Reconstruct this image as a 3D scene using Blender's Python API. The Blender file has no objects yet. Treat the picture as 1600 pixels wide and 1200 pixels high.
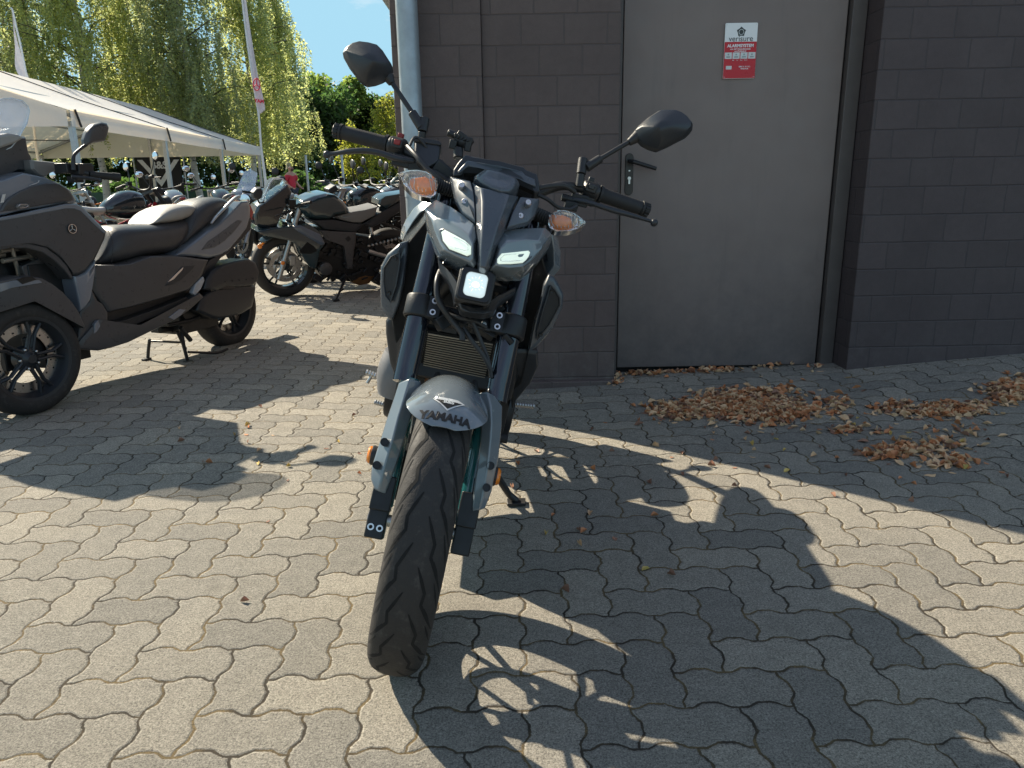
import bpy, bmesh, math, random
from math import sin, cos, tan, radians, pi, sqrt, atan2, floor
from mathutils import Vector, Matrix, noise
random.seed(7)
R = math.radians
# ------------------------------------------------------------------ camera, sky, sun
scene = bpy.context.scene
FPX, PITCH, ROLL, CAMH = 1150.0, R(15.2), R(1.0), 1.0
_r, _u, _b = Vector((1,0,0)), Vector((0,sin(PITCH),cos(PITCH))), Vector((0,-cos(PITCH),sin(PITCH)))
_cx = _r*cos(ROLL) - _u*sin(ROLL); _cy = _r*sin(ROLL) + _u*cos(ROLL)
cam = bpy.data.cameras.new('camera'); camo = bpy.data.objects.new('camera', cam)
scene.collection.objects.link(camo); scene.camera = camo
cam.sensor_width = 36; cam.lens = 36*FPX/1600; cam.clip_end = 2000; cam.clip_start = 0.02
mw = Matrix.Identity(4)
for i in range(3):
    mw[i][0] = _cx[i]; mw[i][1] = _cy[i]; mw[i][2] = _b[i]; mw[i][3] = (0,0,CAMH)[i]
camo.matrix_world = mw
SUN_EL, SUN_AZ = R(37), atan2(-0.764, 0.645)      # azimuth from +Y towards +X
world = bpy.data.worlds.new('World'); scene.world = world; world.use_nodes = True
wn = world.node_tree; wn.nodes.clear()
sky = wn.nodes.new('ShaderNodeTexSky'); sky.sky_type = 'NISHITA'; sky.sun_disc = False
sky.sun_elevation = SUN_EL; sky.sun_rotation = SUN_AZ; sky.air_density = 1.1; sky.dust_density = 0.8; sky.ozone_density = 1.4
bg = wn.nodes.new('ShaderNodeBackground'); bg.inputs[1].default_value = 0.115
wo = wn.nodes.new('ShaderNodeOutputWorld')
# a few thin white clouds low in the sky
tc = wn.nodes.new('ShaderNodeTexCoord'); mp = wn.nodes.new('ShaderNodeMapping'); mp.inputs['Scale'].default_value = (1.6,1.6,5)
wn.links.new(tc.outputs['Generated'], mp.inputs[0])
nz = wn.nodes.new('ShaderNodeTexNoise'); nz.inputs['Scale'].default_value = 3.1; nz.inputs['Detail'].default_value = 8; nz.inputs['Roughness'].default_value = .6
wn.links.new(mp.outputs[0], nz.inputs['Vector'])
cr = wn.nodes.new('ShaderNodeMapRange'); cr.inputs[1].default_value = .52; cr.inputs[2].default_value = .78; cr.inputs[3].default_value = 0; cr.inputs[4].default_value = .75; cr.clamp = True
wn.links.new(nz.outputs[0], cr.inputs[0])
mx = wn.nodes.new('ShaderNodeMix'); mx.data_type = 'RGBA'; mx.inputs[7].default_value = (4.2,4.6,5.0,1)
cap = wn.nodes.new('ShaderNodeVectorMath'); cap.operation = 'MINIMUM'; cap.inputs[1].default_value = (1.30,2.95,4.3)   # the sky dome is never brighter than clear blue
wn.links.new(sky.outputs[0], cap.inputs[0])
wn.links.new(cr.outputs[0], mx.inputs[0]); wn.links.new(cap.outputs[0], mx.inputs[6])
hs = wn.nodes.new('ShaderNodeHueSaturation'); hs.inputs['Saturation'].default_value = .95
wn.links.new(mx.outputs[2], hs.inputs['Color']); tn = wn.nodes.new('ShaderNodeMix'); tn.data_type='RGBA'; tn.blend_type='MULTIPLY'; tn.inputs[0].default_value=1; tn.inputs[7].default_value=(1.16,.98,.86,1)
wn.links.new(hs.outputs[0], tn.inputs[6]); wn.links.new(tn.outputs[2], bg.inputs[0]); wn.links.new(bg.outputs[0], wo.inputs[0])
sl = bpy.data.lights.new('sun', 'SUN'); sl.energy = 5.0; sl.angle = R(0.55); sl.color = (1,.89,.71)
so = bpy.data.objects.new('sun', sl); scene.collection.objects.link(so)
SUND = Vector((sin(SUN_AZ)*cos(SUN_EL), cos(SUN_AZ)*cos(SUN_EL), sin(SUN_EL)))
so.rotation_euler = SUND.to_track_quat('Z', 'Y').to_euler(); so.location = SUND*60
scene.view_settings.view_transform = 'Standard'; scene.view_settings.look = 'None'
scene.view_settings.exposure = 1.12; scene.view_settings.gamma = 1
scene.cycles.max_bounces = 8; scene.cycles.transparent_max_bounces = 16
scene.cycles.use_denoising = True
# ------------------------------------------------------------------ measuring helper: a photo point at a known distance
def ray(px, py):
    return (_cx*((px-800)/FPX) + _cy*(-(py-600)/FPX) - _b)
CAMP = Vector((0,0,CAMH))
def aty(px, py, Y):
    d = ray(px,py); return CAMP + d*(Y/d.y)
def gnd(px, py, z=0.0):
    d = ray(px,py); return CAMP + d*((z-CAMH)/d.z)
def onplane(px, py, M, ax, val):
    """photo ray cut with plane (local axis ax == val) of frame M; returns frame coordinates"""
    Mi = M.inverted(); o = Mi @ CAMP; d = Mi.to_3x3() @ ray(px,py)
    return o + d*((val-o[ax])/d[ax])
# ------------------------------------------------------------------ materials
MATS = {}
class X:
    """tiny math-node helper"""
    nt = None
    def __init__(s, v): s.v = v
    @staticmethod
    def op(o, *a, clamp=False):
        n = X.nt.nodes.new('ShaderNodeMath'); n.operation = o; n.use_clamp = clamp
        for i, q in enumerate(a):
            q = q.v if isinstance(q, X) else q
            if isinstance(q, (int,float)): n.inputs[i].default_value = q
            else: X.nt.links.new(q, n.inputs[i])
        return X(n.outputs[0])
    def __add__(s,o): return X.op('ADD',s,o)
    def __radd__(s,o): return X.op('ADD',o,s)
    def __sub__(s,o): return X.op('SUBTRACT',s,o)
    def __rsub__(s,o): return X.op('SUBTRACT',o,s)
    def __mul__(s,o): return X.op('MULTIPLY',s,o)
    def __rmul__(s,o): return X.op('MULTIPLY',o,s)
    def __truediv__(s,o): return X.op('DIVIDE',s,o)
def mn(a,b): return X.op('MINIMUM',a,b)
def mxx(a,b): return X.op('MAXIMUM',a,b)
def sstep(x,a,b):
    n = X.nt.nodes.new('ShaderNodeMapRange'); n.interpolation_type = 'SMOOTHSTEP'
    X.nt.links.new(x.v, n.inputs[0]); n.inputs[1].default_value = a; n.inputs[2].default_value = b
    return X(n.outputs[0])
def lin(x,a,b,c,d):
    n = X.nt.nodes.new('ShaderNodeMapRange'); X.nt.links.new(x.v, n.inputs[0])
    for i,q in enumerate((a,b,c,d)): n.inputs[i+1].default_value = q
    return X(n.outputs[0])
def tex(kind, vec, scale, detail=3, rough=.55, out=0, **kw):
    n = X.nt.nodes.new('ShaderNodeTex'+kind)
    if vec is not None: X.nt.links.new(vec, n.inputs['Vector'])
    n.inputs['Scale'].default_value = scale
    if 'Detail' in n.inputs: n.inputs['Detail'].default_value = detail
    if 'Roughness' in n.inputs: n.inputs['Roughness'].default_value = rough
    for k,v in kw.items(): setattr(n, k, v)
    return X(n.outputs[out])
def mixc(f, a, b):
    n = X.nt.nodes.new('ShaderNodeMix'); n.data_type = 'RGBA'
    f = f.v if isinstance(f,X) else f
    if isinstance(f,(int,float)): n.inputs[0].default_value = f
    else: X.nt.links.new(f, n.inputs[0])
    for i,q in ((6,a),(7,b)):
        if isinstance(q, tuple): n.inputs[i].default_value = (*q[:3],1)
        else: X.nt.links.new(q, n.inputs[i])
    return n.outputs[2]
def newmat(name):
    m = bpy.data.materials.new(name); m.use_nodes = True; nt = m.node_tree; X.nt = nt
    b = nt.nodes['Principled BSDF']; return m, nt, b
def coords(nt, kind='Object'):
    t = nt.nodes.new('ShaderNodeTexCoord'); return t.outputs[kind]
def sep(nt, v):
    s = nt.nodes.new('ShaderNodeSeparateXYZ'); nt.links.new(v, s.inputs[0]); return [X(o) for o in s.outputs]
def comb(nt, x, y, z=0):
    c = nt.nodes.new('ShaderNodeCombineXYZ')
    for i,q in enumerate((x,y,z)):
        q = q.v if isinstance(q,X) else q
        if isinstance(q,(int,float)): c.inputs[i].default_value = q
        else: nt.links.new(q, c.inputs[i])
    return c.outputs[0]
def bump(nt, b, h, strength, dist, prev=None):
    n = nt.nodes.new('ShaderNodeBump'); n.inputs['Strength'].default_value = strength; n.inputs['Distance'].default_value = dist
    nt.links.new(h.v, n.inputs['Height'])
    if prev: nt.links.new(prev.outputs[0], n.inputs['Normal'])
    nt.links.new(n.outputs[0], b.inputs['Normal']); return n
def mat(name, col, rough=.5, metal=0, coat=0, var=.12, vscale=14, bmp=0, bscale=300, emit=None, es=1, trans=0, alpha=1, spec=.5, dust=0, ior=1.45):
    if name in MATS: return MATS[name]
    m, nt, b = newmat(name)
    oc = coords(nt)
    nzv = tex('Noise', oc, vscale, 5, .6)
    k = lin(nzv, .25, .75, 1-var, 1+var)
    c = nt.nodes.new('ShaderNodeVectorMath'); c.operation = 'SCALE'; c.inputs[0].default_value = col[:3]
    nt.links.new(k.v, c.inputs['Scale']); cc = c.outputs[0]
    if dust:
        g = nt.nodes.new('ShaderNodeNewGeometry'); nn = sep(nt, g.outputs['Normal'])[2]
        d = sstep(tex('Noise', oc, 30, 6, .7), .42, .75) * dust
        cc = mixc(d, cc, (.30,.27,.23))
    nt.links.new(cc, b.inputs['Base Color'])
    rr = lin(tex('Noise', oc, vscale*2.3, 6, .65), .3, .7, max(0,rough-.07), min(1,rough+.09))
    nt.links.new(rr.v, b.inputs['Roughness'])
    b.inputs['Metallic'].default_value = metal; b.inputs['Coat Weight'].default_value = coat; b.inputs['Coat Roughness'].default_value = .04
    b.inputs['Specular IOR Level'].default_value = spec; b.inputs['IOR'].default_value = ior
    b.inputs['Transmission Weight'].default_value = trans; b.inputs['Alpha'].default_value = alpha
    if bmp: bump(nt, b, tex('Noise', oc, bscale, 3, .6), bmp, .001)
    if emit:
        b.inputs['Emission Color'].default_value = (*emit,1); b.inputs['Emission Strength'].default_value = es
    MATS[name] = m; return m
# ------------------------------------------------------------------ mesh builder
COL = scene.collection
class MB:
    def __init__(s): s.v=[]; s.f=[]; s.m=[]; s.mi=0
    def add(s, vs, fs, mi=None):
        n=len(s.v); s.v += [Vector(p) for p in vs]; s.f += [tuple(i+n for i in f) for f in fs]
        s.m += [s.mi if mi is None else mi]*len(fs); return s
    def box(s, c, d, rot=None, mi=None, taper=1):
        c=Vector(c); x,y,z=[q/2 for q in d]
        vs=[Vector((a*x*(taper if e>0 else 1),b*y*(taper if e>0 else 1),e*z)) for e in (-1,1) for a,b in ((-1,-1),(1,-1),(1,1),(-1,1))]
        if rot is not None: vs=[rot@v for v in vs]
        return s.add([v+c for v in vs], [(3,2,1,0),(4,5,6,7),(0,1,5,4),(1,2,6,5),(2,3,7,6),(3,0,4,7)], mi)
    def tube(s, pts, r, seg=12, mi=None, smooth=0, cap=True, flat=1.0, up=None):
        pts=[Vector(p) for p in pts]; rs = list(r) if isinstance(r,(list,tuple)) else [r]*len(pts)
        if smooth: pts, rs = spline(pts, smooth, rs)
        n=len(pts); vs=[]; fs=[]
        t0=(pts[1]-pts[0]).normalized(); a = Vector(up) if up is not None else (Vector((0,0,1)) if abs(t0.z)<.9 else Vector((1,0,0)))
        nrm=(a-t0*a.dot(t0)).normalized()
        for i,p in enumerate(pts):
            t=((pts[min(i+1,n-1)]-pts[max(i-1,0)])).normalized()
            nrm=(nrm-t*nrm.dot(t)).normalized(); bi=t.cross(nrm)
            for k in range(seg):
                q=2*pi*k/seg; vs.append(p+nrm*cos(q)*rs[i]*flat+bi*sin(q)*rs[i])
        for i in range(n-1):
            for k in range(seg):
                a0=i*seg+k; a1=i*seg+(k+1)%seg; fs.append((a0,a1,a1+seg,a0+seg))
        if cap: fs += [tuple(reversed(range(seg))), tuple(range((n-1)*seg,n*seg))]
        return s.add(vs,fs,mi)
    def lathe(s, prof, M=None, seg=48, mi=None, closed=False):
        """prof [(radius, x)], spun round the local X axis"""
        M = M or Matrix.Identity(4); vs=[]; fs=[]; n=len(prof)
        for k in range(seg):
            q=2*pi*k/seg
            for r,x in prof: vs.append(M@Vector((x, -r*sin(q), r*cos(q))))
        for k in range(seg):
            k2=(k+1)%seg
            for i in range(n if closed else n-1):
                j=(i+1)%n; fs.append((k*n+i,k*n+j,k2*n+j,k2*n+i))
        return s.add(vs,fs,mi)
    def slab(s, pts, vec, mi=None, faces=None):
        pts=[Vector(p) for p in pts]; n=len(pts); vec=Vector(vec)
        vs=pts+[p+vec for p in pts]; faces = faces or [tuple(range(n))]
        fs=[tuple(f) for f in faces]+[tuple(reversed([i+n for i in f])) for f in faces]
        ed={}
        for f in faces:
            for i in range(len(f)):
                a,b=f[i],f[(i+1)%len(f)]; ed[(a,b)]=1
        for (a,b) in ed:
            if (b,a) not in ed: fs.append((b,a,a+n,b+n))
        return s.add(vs,fs,mi)
    def pillow(s, pts, vec, bulge, inset=.75, rings=3, mi=None):
        """closed solid on an outline: flat back at pts+vec, front bulging by -bulge*dir(vec)"""
        pts=[Vector(p) for p in pts]; n=len(pts); vec=Vector(vec); d=-vec.normalized()
        c=sum(pts,Vector())/n; vs=[p+vec for p in pts]+[p for p in pts]; fs=[tuple(reversed(range(n)))]
        for i in range(n): fs.append((i,(i+1)%n,n+(i+1)%n,n+i))
        for k in range(1,rings+1):
            t=k/rings; q=1-(1-inset)*t if k<rings else inset
            q = 1-(1-inset)*t
            h=bulge*sqrt(max(0,1-(1-t)**2))
            vs += [c+(p-c)*q+d*h for p in pts]
            o=n*(k+1)
            for i in range(n): fs.append((o-n+i,o-n+(i+1)%n,o+(i+1)%n,o+i))
        vs.append(c+d*bulge*1.06); o=n*(rings+1)
        for i in range(n): fs.append((o+i,o+(i+1)%n,len(vs)-1))
        return s.add(vs,fs,mi)
    def ball(s, c, r, mi=None, seg=16, ring=10, sc=(1,1,1), M=None):
        c=Vector(c); vs=[]; fs=[]
        for i in range(ring+1):
            a=pi*i/ring
            for k in range(seg):
                q=2*pi*k/seg; v=Vector((sin(a)*cos(q)*sc[0],sin(a)*sin(q)*sc[1],cos(a)*sc[2]))*r
                vs.append((M@v if M is not None else v)+c)
        for i in range(ring):
            for k in range(seg):
                fs.append((i*seg+k,(i+1)*seg+k,(i+1)*seg+(k+1)%seg,i*seg+(k+1)%seg))
        return s.add(vs,fs,mi)
    def xform(s, fn): s.v=[fn(v) for v in s.v]; return s
    def build(s, name, mats, parent=None, bevel=0, sub=0, smooth=True, ang=35, seg=2, rec=True):
        me=bpy.data.meshes.new(name); me.from_pydata([tuple(v) for v in s.v],[],s.f)
        if not isinstance(mats,(list,tuple)): mats=[mats]
        for m in mats: me.materials.append(m)
        me.polygons.foreach_set('material_index', s.m)
        if rec:
            bm=bmesh.new(); bm.from_mesh(me); bmesh.ops.remove_doubles(bm,verts=bm.verts,dist=1e-5)
            bmesh.ops.recalc_face_normals(bm,faces=bm.faces); bm.to_mesh(me); bm.free()
        me.update()
        if smooth:
            me.shade_smooth()
            if not sub: me.set_sharp_from_angle(angle=R(ang))
        o=bpy.data.objects.new(name,me); COL.objects.link(o)
        if parent is not None: o.parent=parent
        if bevel:
            b=o.modifiers.new('bevel','BEVEL'); b.width=bevel; b.segments=seg; b.limit_method='ANGLE'; b.angle_limit=R(28)
        if sub:
            u=o.modifiers.new('sub','SUBSURF'); u.levels=sub; u.render_levels=sub
        return o
def spline(pts, k, rs=None):
    out=[]; ro=[]; n=len(pts)
    for i in range(n-1):
        p0,p1,p2,p3=pts[max(i-1,0)],pts[i],pts[i+1],pts[min(i+2,n-1)]
        for j in range(k):
            t=j/k
            out.append(.5*((2*p1)+(p2-p0)*t+(2*p0-5*p1+4*p2-p3)*t*t+(3*p1-p0-3*p2+p3)*t**3))
            if rs: ro.append(rs[i]*(1-t)+rs[i+1]*t)
    out.append(pts[-1]); 
    if rs: ro.append(rs[-1])
    return out, ro
def thing(name, label, cat, M=None, group=None, kind=None):
    o=bpy.data.objects.new(name,None); COL.objects.link(o); o.empty_display_size=.1
    if M is not None: o.matrix_world=M
    tag(o,label,cat,group,kind); return o
def tag(o, label=None, cat=None, group=None, kind=None):
    if label: o['label']=label
    if cat: o['category']=cat
    if group: o['group']=group
    if kind: o['kind']=kind
    return o
def copy_tree(o, parent=None):
    c=o.copy(); COL.objects.link(c)
    if parent is not None: c.parent=parent
    for ch in [q for q in list(bpy.data.objects) if q.parent==o]: copy_tree(ch,c)
    return c
def text_mesh(name, body, size, mtl, parent, M, extrude=.0006, bold=0, align='CENTER'):
    cu=bpy.data.curves.new(name,'FONT'); cu.body=body; cu.size=size; cu.extrude=extrude; cu.offset=bold
    cu.align_x=align; cu.align_y='CENTER'
    t=bpy.data.objects.new('tmp',cu); COL.objects.link(t)
    dg=bpy.context.evaluated_depsgraph_get(); dg.update()
    me=bpy.data.meshes.new_from_object(t.evaluated_get(dg)); bpy.data.objects.remove(t)
    me.name=name; me.transform(M); me.materials.clear(); me.materials.append(mtl)
    o=bpy.data.objects.new(name,me); COL.objects.link(o)
    if parent is not None: o.parent=parent
    return o
def frame(o, x, y):
    """matrix with local x, y axes (world vectors) at origin o; z = x cross y"""
    x=Vector(x).normalized(); y=Vector(y); y=(y-x*y.dot(x)).normalized(); z=x.cross(y)
    M=Matrix.Identity(4)
    for i in range(3): M[i][0]=x[i]; M[i][1]=y[i]; M[i][2]=z[i]; M[i][3]=o[i]
    return M
# ------------------------------------------------------------------ ground: zigzag interlocking pavers, herringbone
def paving():
    m, nt, b = newmat('concrete_pavers'); oc = coords(nt); x,y,z = sep(nt, oc)
    A = .107
    wob = tex('Noise', oc, 9, 2, .5); wob2 = tex('Noise', oc, 70, 3, .6)
    def wave(t, ph):
        q = X.op('SINE', (t*(2*pi/A))+ph)*1.55
        return mn(mxx(q,-1.0),1.0)*.0068
    xr = x + (wob-.5)*.012 + (wob2-.5)*.004; yr = y + (wob-.5)*-.010 + (wob2-.5)*.004
    u = (xr + wave(yr-1.235, 1.9) + .52)/A; v = (yr + wave(xr+.52, 1.9) - 1.235)/A
    i = X.op('FLOOR',u); j = X.op('FLOOR',v); fu = u-i; fv = v-j
    k = X.op('FLOORED_MODULO', i-j, 4.0)
    def eq(n): return X.op('COMPARE', k, float(n), .1)
    e0,e1,e2,e3 = eq(0),eq(1),eq(2),eq(3)
    dL=fu+e1*9; dR=(1-fu)+e0*9; dB=fv+e2*9; dT=(1-fv)+e3*9
    d = mn(mn(dL,dR),mn(dB,dT))*A
    sid = comb(nt, i-e1, j-e2, 0)
    wn_ = nt.nodes.new('ShaderNodeTexWhiteNoise'); wn_.noise_dimensions='2D'; nt.links.new(sid, wn_.inputs['Vector'])
    rnd = X(wn_.outputs[0]); rc = sep(nt, wn_.outputs[1])
    jn = tex('Noise', oc, 120, 4, .7)
    de = d + (jn-.5)*.005 + (tex('Noise', oc, 38, 3, .7)-.5)*.004
    jw = lin(tex('Noise', oc, 3.0, 3, .6), .3,.7,.0,.0016)
    stone = sstep(de-jw, .0012, .0030)              # 0 in the joint
    cham = sstep(d-jw, .0012, .0062)
    g1 = (tex('Noise', oc, 250, 6, .9)+tex('Noise', oc, 120, 3, .6)*.20)*.834; g2 = tex('Voronoi', oc, 300, out=0); g3 = tex('Noise', oc, 1.3, 4, .6); g4=tex('Noise', oc, 26, 4, .65)
    base = mixc(rc[0], (.258,.240,.205), (.305,.276,.225))
    base = mixc(sstep(g3,.35,.7)*.35, base, (.205,.20,.185))
    lum = lin(rnd,0,1,.87,1.08)*lin(g1,.37,.63,.08,1.97)*lin(g4,.25,.75,.84,1.16)
    sc = nt.nodes.new('ShaderNodeVectorMath'); sc.operation='SCALE'; nt.links.new(base, sc.inputs[0]); nt.links.new(lum.v, sc.inputs['Scale'])
    spk = sstep(tex('Voronoi', oc, 150, out=0), .24, .10)*sstep(tex('Noise', oc, 60,2,.5),.45,.6)
    col = mixc(spk*.9, sc.outputs[0], (.52,.49,.43))
    dk = sstep(tex('Voronoi', comb(nt,x+3.3,y,z), 95, out=0), .15, .08)
    col = mixc(dk*.75, col, (.06,.055,.05))
    stain = sstep(tex('Noise', oc, 2.1, 5, .7), .56, .75)
    col = mixc(stain*.28, col, (.12,.11,.09))
    sand = mixc(sstep(tex('Noise', oc, 7, 4, .6), .42,.62), (.050,.040,.029), (.20,.145,.07))
    sand = mixc(sstep(tex('Noise', oc, 260, 2, .6), .4,.65)*.6, sand, (.03,.026,.02))
    col = mixc(stone, sand, col)
    nt.links.new(col, b.inputs['Base Color']); b.inputs['Roughness'].default_value=.88; b.inputs['Specular IOR Level'].default_value=.3
    h = cham*.0034 + rnd*.0016 + (g1-.5)*.0056 + (g4-.5)*.0011 - (spk*0)
    bump(nt, b, h, 1.0, 1.0)
    return m
GZP=((-1.6,0),(-.5,-.045),(.08,-.03),(.52,-.013),(1.66,.02),(1.73,.034),(2.66,.107),(4,.19),(7,.3))
def gz(x, y):
    """height of the ground: dips slightly at the pier, rises to the right along the wall"""
    t = max(0.0, min(1.0, (y-2.3)/1.3)); t=t*t*(3-2*t)
    if x<=GZP[0][0]: return 0.0
    for (a,za),(b_,zb) in zip(GZP,GZP[1:]):
        if x<=b_: return t*(za+(zb-za)*(x-a)/(b_-a))
    return t*.3
def ground():
    mb = MB(); xs=[-300,-120,-60,-30,-15,-10]+[-6+.2*i for i in range(66)]+[9,15,30,60,120,300]
    ys=[-60,-20,-5,-1]+[0+.2*i for i in range(36)]+[7.6,8.2,9,11,14,18,24,32,45,70,120,260,500]
    vs=[(x,y,gz(x,y)) for y in ys for x in xs]; n=len(xs)
    fs=[(j*n+i,j*n+i+1,(j+1)*n+i+1,(j+1)*n+i) for j in range(len(ys)-1) for i in range(n-1)]
    mb.add(vs,fs); o=mb.build('ground', paving(), rec=False); tag(o, kind='structure'); return o
ground()
# ------------------------------------------------------------------ building
def block_wall_mat(name='painted_block_masonry',tint=(1,1,1)):
    m, nt, b = newmat(name); oc = coords(nt); x,y,z = sep(nt, oc)
    H, W = .1335, .2015
    wob=tex('Noise', oc, 6, 3,.5)
    zz=(z-.019 + (wob-.5)*.006)/H; r=X.op('FLOOR',zz); fz=zz-r
    wn_=nt.nodes.new('ShaderNodeTexWhiteNoise'); wn_.noise_dimensions='1D'; nt.links.new(r.v, wn_.inputs['W'])
    off = X.op('FLOORED_MODULO', r, 2.0)*.5 + X(wn_.outputs[0])*.28
    uu=(x + y*1.0 + (wob-.5)*.008)/W + off; c=X.op('FLOOR',uu); fu=uu-c
    d = mn(mn(fu,1-fu)*W, mn(fz,1-fz)*H)
    w2=nt.nodes.new('ShaderNodeTexWhiteNoise'); w2.noise_dimensions='2D'; nt.links.new(comb(nt,c,r,0), w2.inputs['Vector']); rnd=X(w2.outputs[0])
    jn=tex('Noise', oc, 45, 4,.65)
    face=sstep(d+(jn-.5)*.003, .001, .0055)
    n1=tex('Noise', oc, 3, 5,.65); n2=tex('Noise', oc, 220, 4,.7); n3=tex('Noise',oc,30,5,.7)
    base=mixc(sstep(n1,.3,.7), (.090,.066,.062), (.106,.080,.074))
    k=lin(rnd,0,1,.92,1.08)*lin(n2,.3,.7,.90,1.10)*lin(n3,.3,.7,.93,1.07)
    s=nt.nodes.new('ShaderNodeVectorMath'); s.operation='SCALE'; nt.links.new(base,s.inputs[0]); nt.links.new(k.v,s.inputs['Scale'])
    col=mixc(face, (.078,.061,.058), s.outputs[0])
    # flaked paint specks and pale scuffs low on the wall, dust near the ground
    fl=sstep(tex('Noise', oc, 24, 6,.8), .735,.76); col=mixc(fl*.6, col,(.33,.30,.27))
    low=lin(z,0.0,.35,1,0); low=X.op('MAXIMUM',low,0.0)
    col=mixc(low*sstep(tex('Noise', oc, 11,6,.75),.45,.7)*.35, col,(.20,.18,.155))
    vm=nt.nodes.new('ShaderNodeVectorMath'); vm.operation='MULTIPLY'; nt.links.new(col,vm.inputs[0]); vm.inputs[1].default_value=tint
    nt.links.new(vm.outputs[0],b.inputs['Base Color']); b.inputs['Roughness'].default_value=.62; b.inputs['Specular IOR Level'].default_value=.4
    h=face*.0019+(n2-.5)*.0012+(n3-.5)*.0015+rnd*.0012
    bump(nt,b,h,.9,1.0); return m
M_wall=block_wall_mat(); M_wallr=block_wall_mat('dark_bluish_block_masonry',(.72,.73,.79))  # right wall: same masonry with a darker, bluer tint
def door_paint():
    m,nt,b=newmat('brown_grey_door_paint'); oc=coords(nt); x,y,z=sep(nt,oc)
    n=tex('Noise',oc,2.2,5,.6); c=mixc(sstep(n,.3,.7),(.178,.138,.124),(.198,.156,.140))
    st=sstep(tex('Noise',comb(nt,x*9,y,z*.8),1.6,5,.7),.52,.80); c=mixc(st*.35,c,(.115,.097,.088))
    low=X.op('MAXIMUM',lin(z,0,.9,1,0),0.0); c=mixc(low*lin(tex('Noise',oc,9,6,.75),.3,.7,.35,1)*.8,c,(.065,.056,.056))  # shade at the door's foot painted into its colour, broken up by noise
    sc=sstep(tex('Noise',comb(nt,x*30,y,z*6),1.5,6,.75),.70,.76); c=mixc(sc*.30,c,(.34,.31,.28))
    fl=sstep(tex('Voronoi',oc,5.5),.035,.02); c=mixc(fl*.8,c,(.50,.47,.42))
    nt.links.new(c,b.inputs['Base Color']); r=lin(tex('Noise',oc,6,6,.7),.3,.7,.36,.58); nt.links.new(r.v,b.inputs['Roughness'])
    bump(nt,b,tex('Noise',oc,3.5,2,.5)*1.0+tex('Noise',oc,400,2,.5)*.012,.35,.02); return m
M_paint=door_paint()
M_frame=mat('dark_steel_door_frame',(.095,.080,.074),.45,var=.1,bmp=.2)
M_black=mat('black_plastic',(.018,.018,.019),.42,bmp=.3,bscale=900)
M_gap=mat('dark_gap',(.006,.006,.006),.9)
M_zinc=mat('weathered_zinc',(.36,.40,.42),.46,metal=.55,var=.22,vscale=9,bmp=.2,bscale=60)
M_sof=mat('brown_soffit_board',(.12,.085,.07),.6,var=.2,vscale=6)
M_white=mat('white_enamel',(.78,.79,.79),.35,var=.03)
M_steel=mat('bright_steel',(.62,.62,.62),.28,metal=1,var=.1)
bld=thing('building','dark brown painted block building with a steel side door, right of the grey motorcycle','building',Matrix.Translation((-.53,3.72,0)))
BO=Vector((-.53,3.72,0))
def wl(mb,name,m,bevel=0,par=None,**k):
    """world-space builder -> building child"""
    mb.xform(lambda v: v-BO); return mb.build(name,m,par or bld,bevel=bevel,**k)
ZT=3.1
mb=MB(); mb.box(((-.53+-.115)/2,3.86,ZT/2-.1),(.415,.34,ZT+.2)); o=wl(mb,'corner_pier',M_wall,.004)
mb=MB(); mb.box(((-.115+.535)/2,3.86,ZT/2-.1),(.65,.28,ZT+.2)); wl(mb,'wall',M_wall,.004)
# plinth step at the foot of the left wall
mb=MB(); mb.box(((-.12+.52)/2,3.705,-.055),(.64,.05,.125)); wl(mb,'plinth',M_wall,.006)
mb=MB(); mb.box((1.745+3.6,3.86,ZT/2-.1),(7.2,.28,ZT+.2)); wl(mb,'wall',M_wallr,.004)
mb=MB(); mb.box((1.14,3.90,2.15+.475),(1.21,.20,.95)); wl(mb,'wall',M_wall,.004)
mb=MB(); mb.box((-.38,8.0,ZT/2-.1),(.30,7.94,ZT+.2)); wl(mb,'wall',M_wall,.004)
mb=MB(); mb.box((4.1,12.06,ZT/2-.1),(9.3,.2,ZT+.2)); wl(mb,'wall',M_wall)
# roof with overhanging eave along the left side
mb=MB(); mb.box((4.5,7.9,ZT+.09),(10.2,8.6,.17)); wl(mb,'roof',M_sof,.01)
ez=2.78
mb=MB(); mb.box((-.83,7.7,ez+.20),(.62,9.9,.05)); mb.box((-1.16,7.7,ez+.22),(.04,9.9,.22)); wl(mb,'eave_board',M_sof,.004)
mb=MB()
for i in range(13):
    a0=pi*i/12
pts=[( -1.25+.065*cos(pi+pi*i/10), ez+.16+.065*sin(pi+pi*i/10)) for i in range(11)]
vs=[(x,2.75,z) for x,z in pts]+[(x,12.65,z) for x,z in pts]; mb.add(vs,[(i,i+1,i+12,i+11) for i in range(10)])
g=wl(mb,'gutter',M_zinc); s=g.modifiers.new('s','SOLIDIFY'); s.thickness=.004
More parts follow.
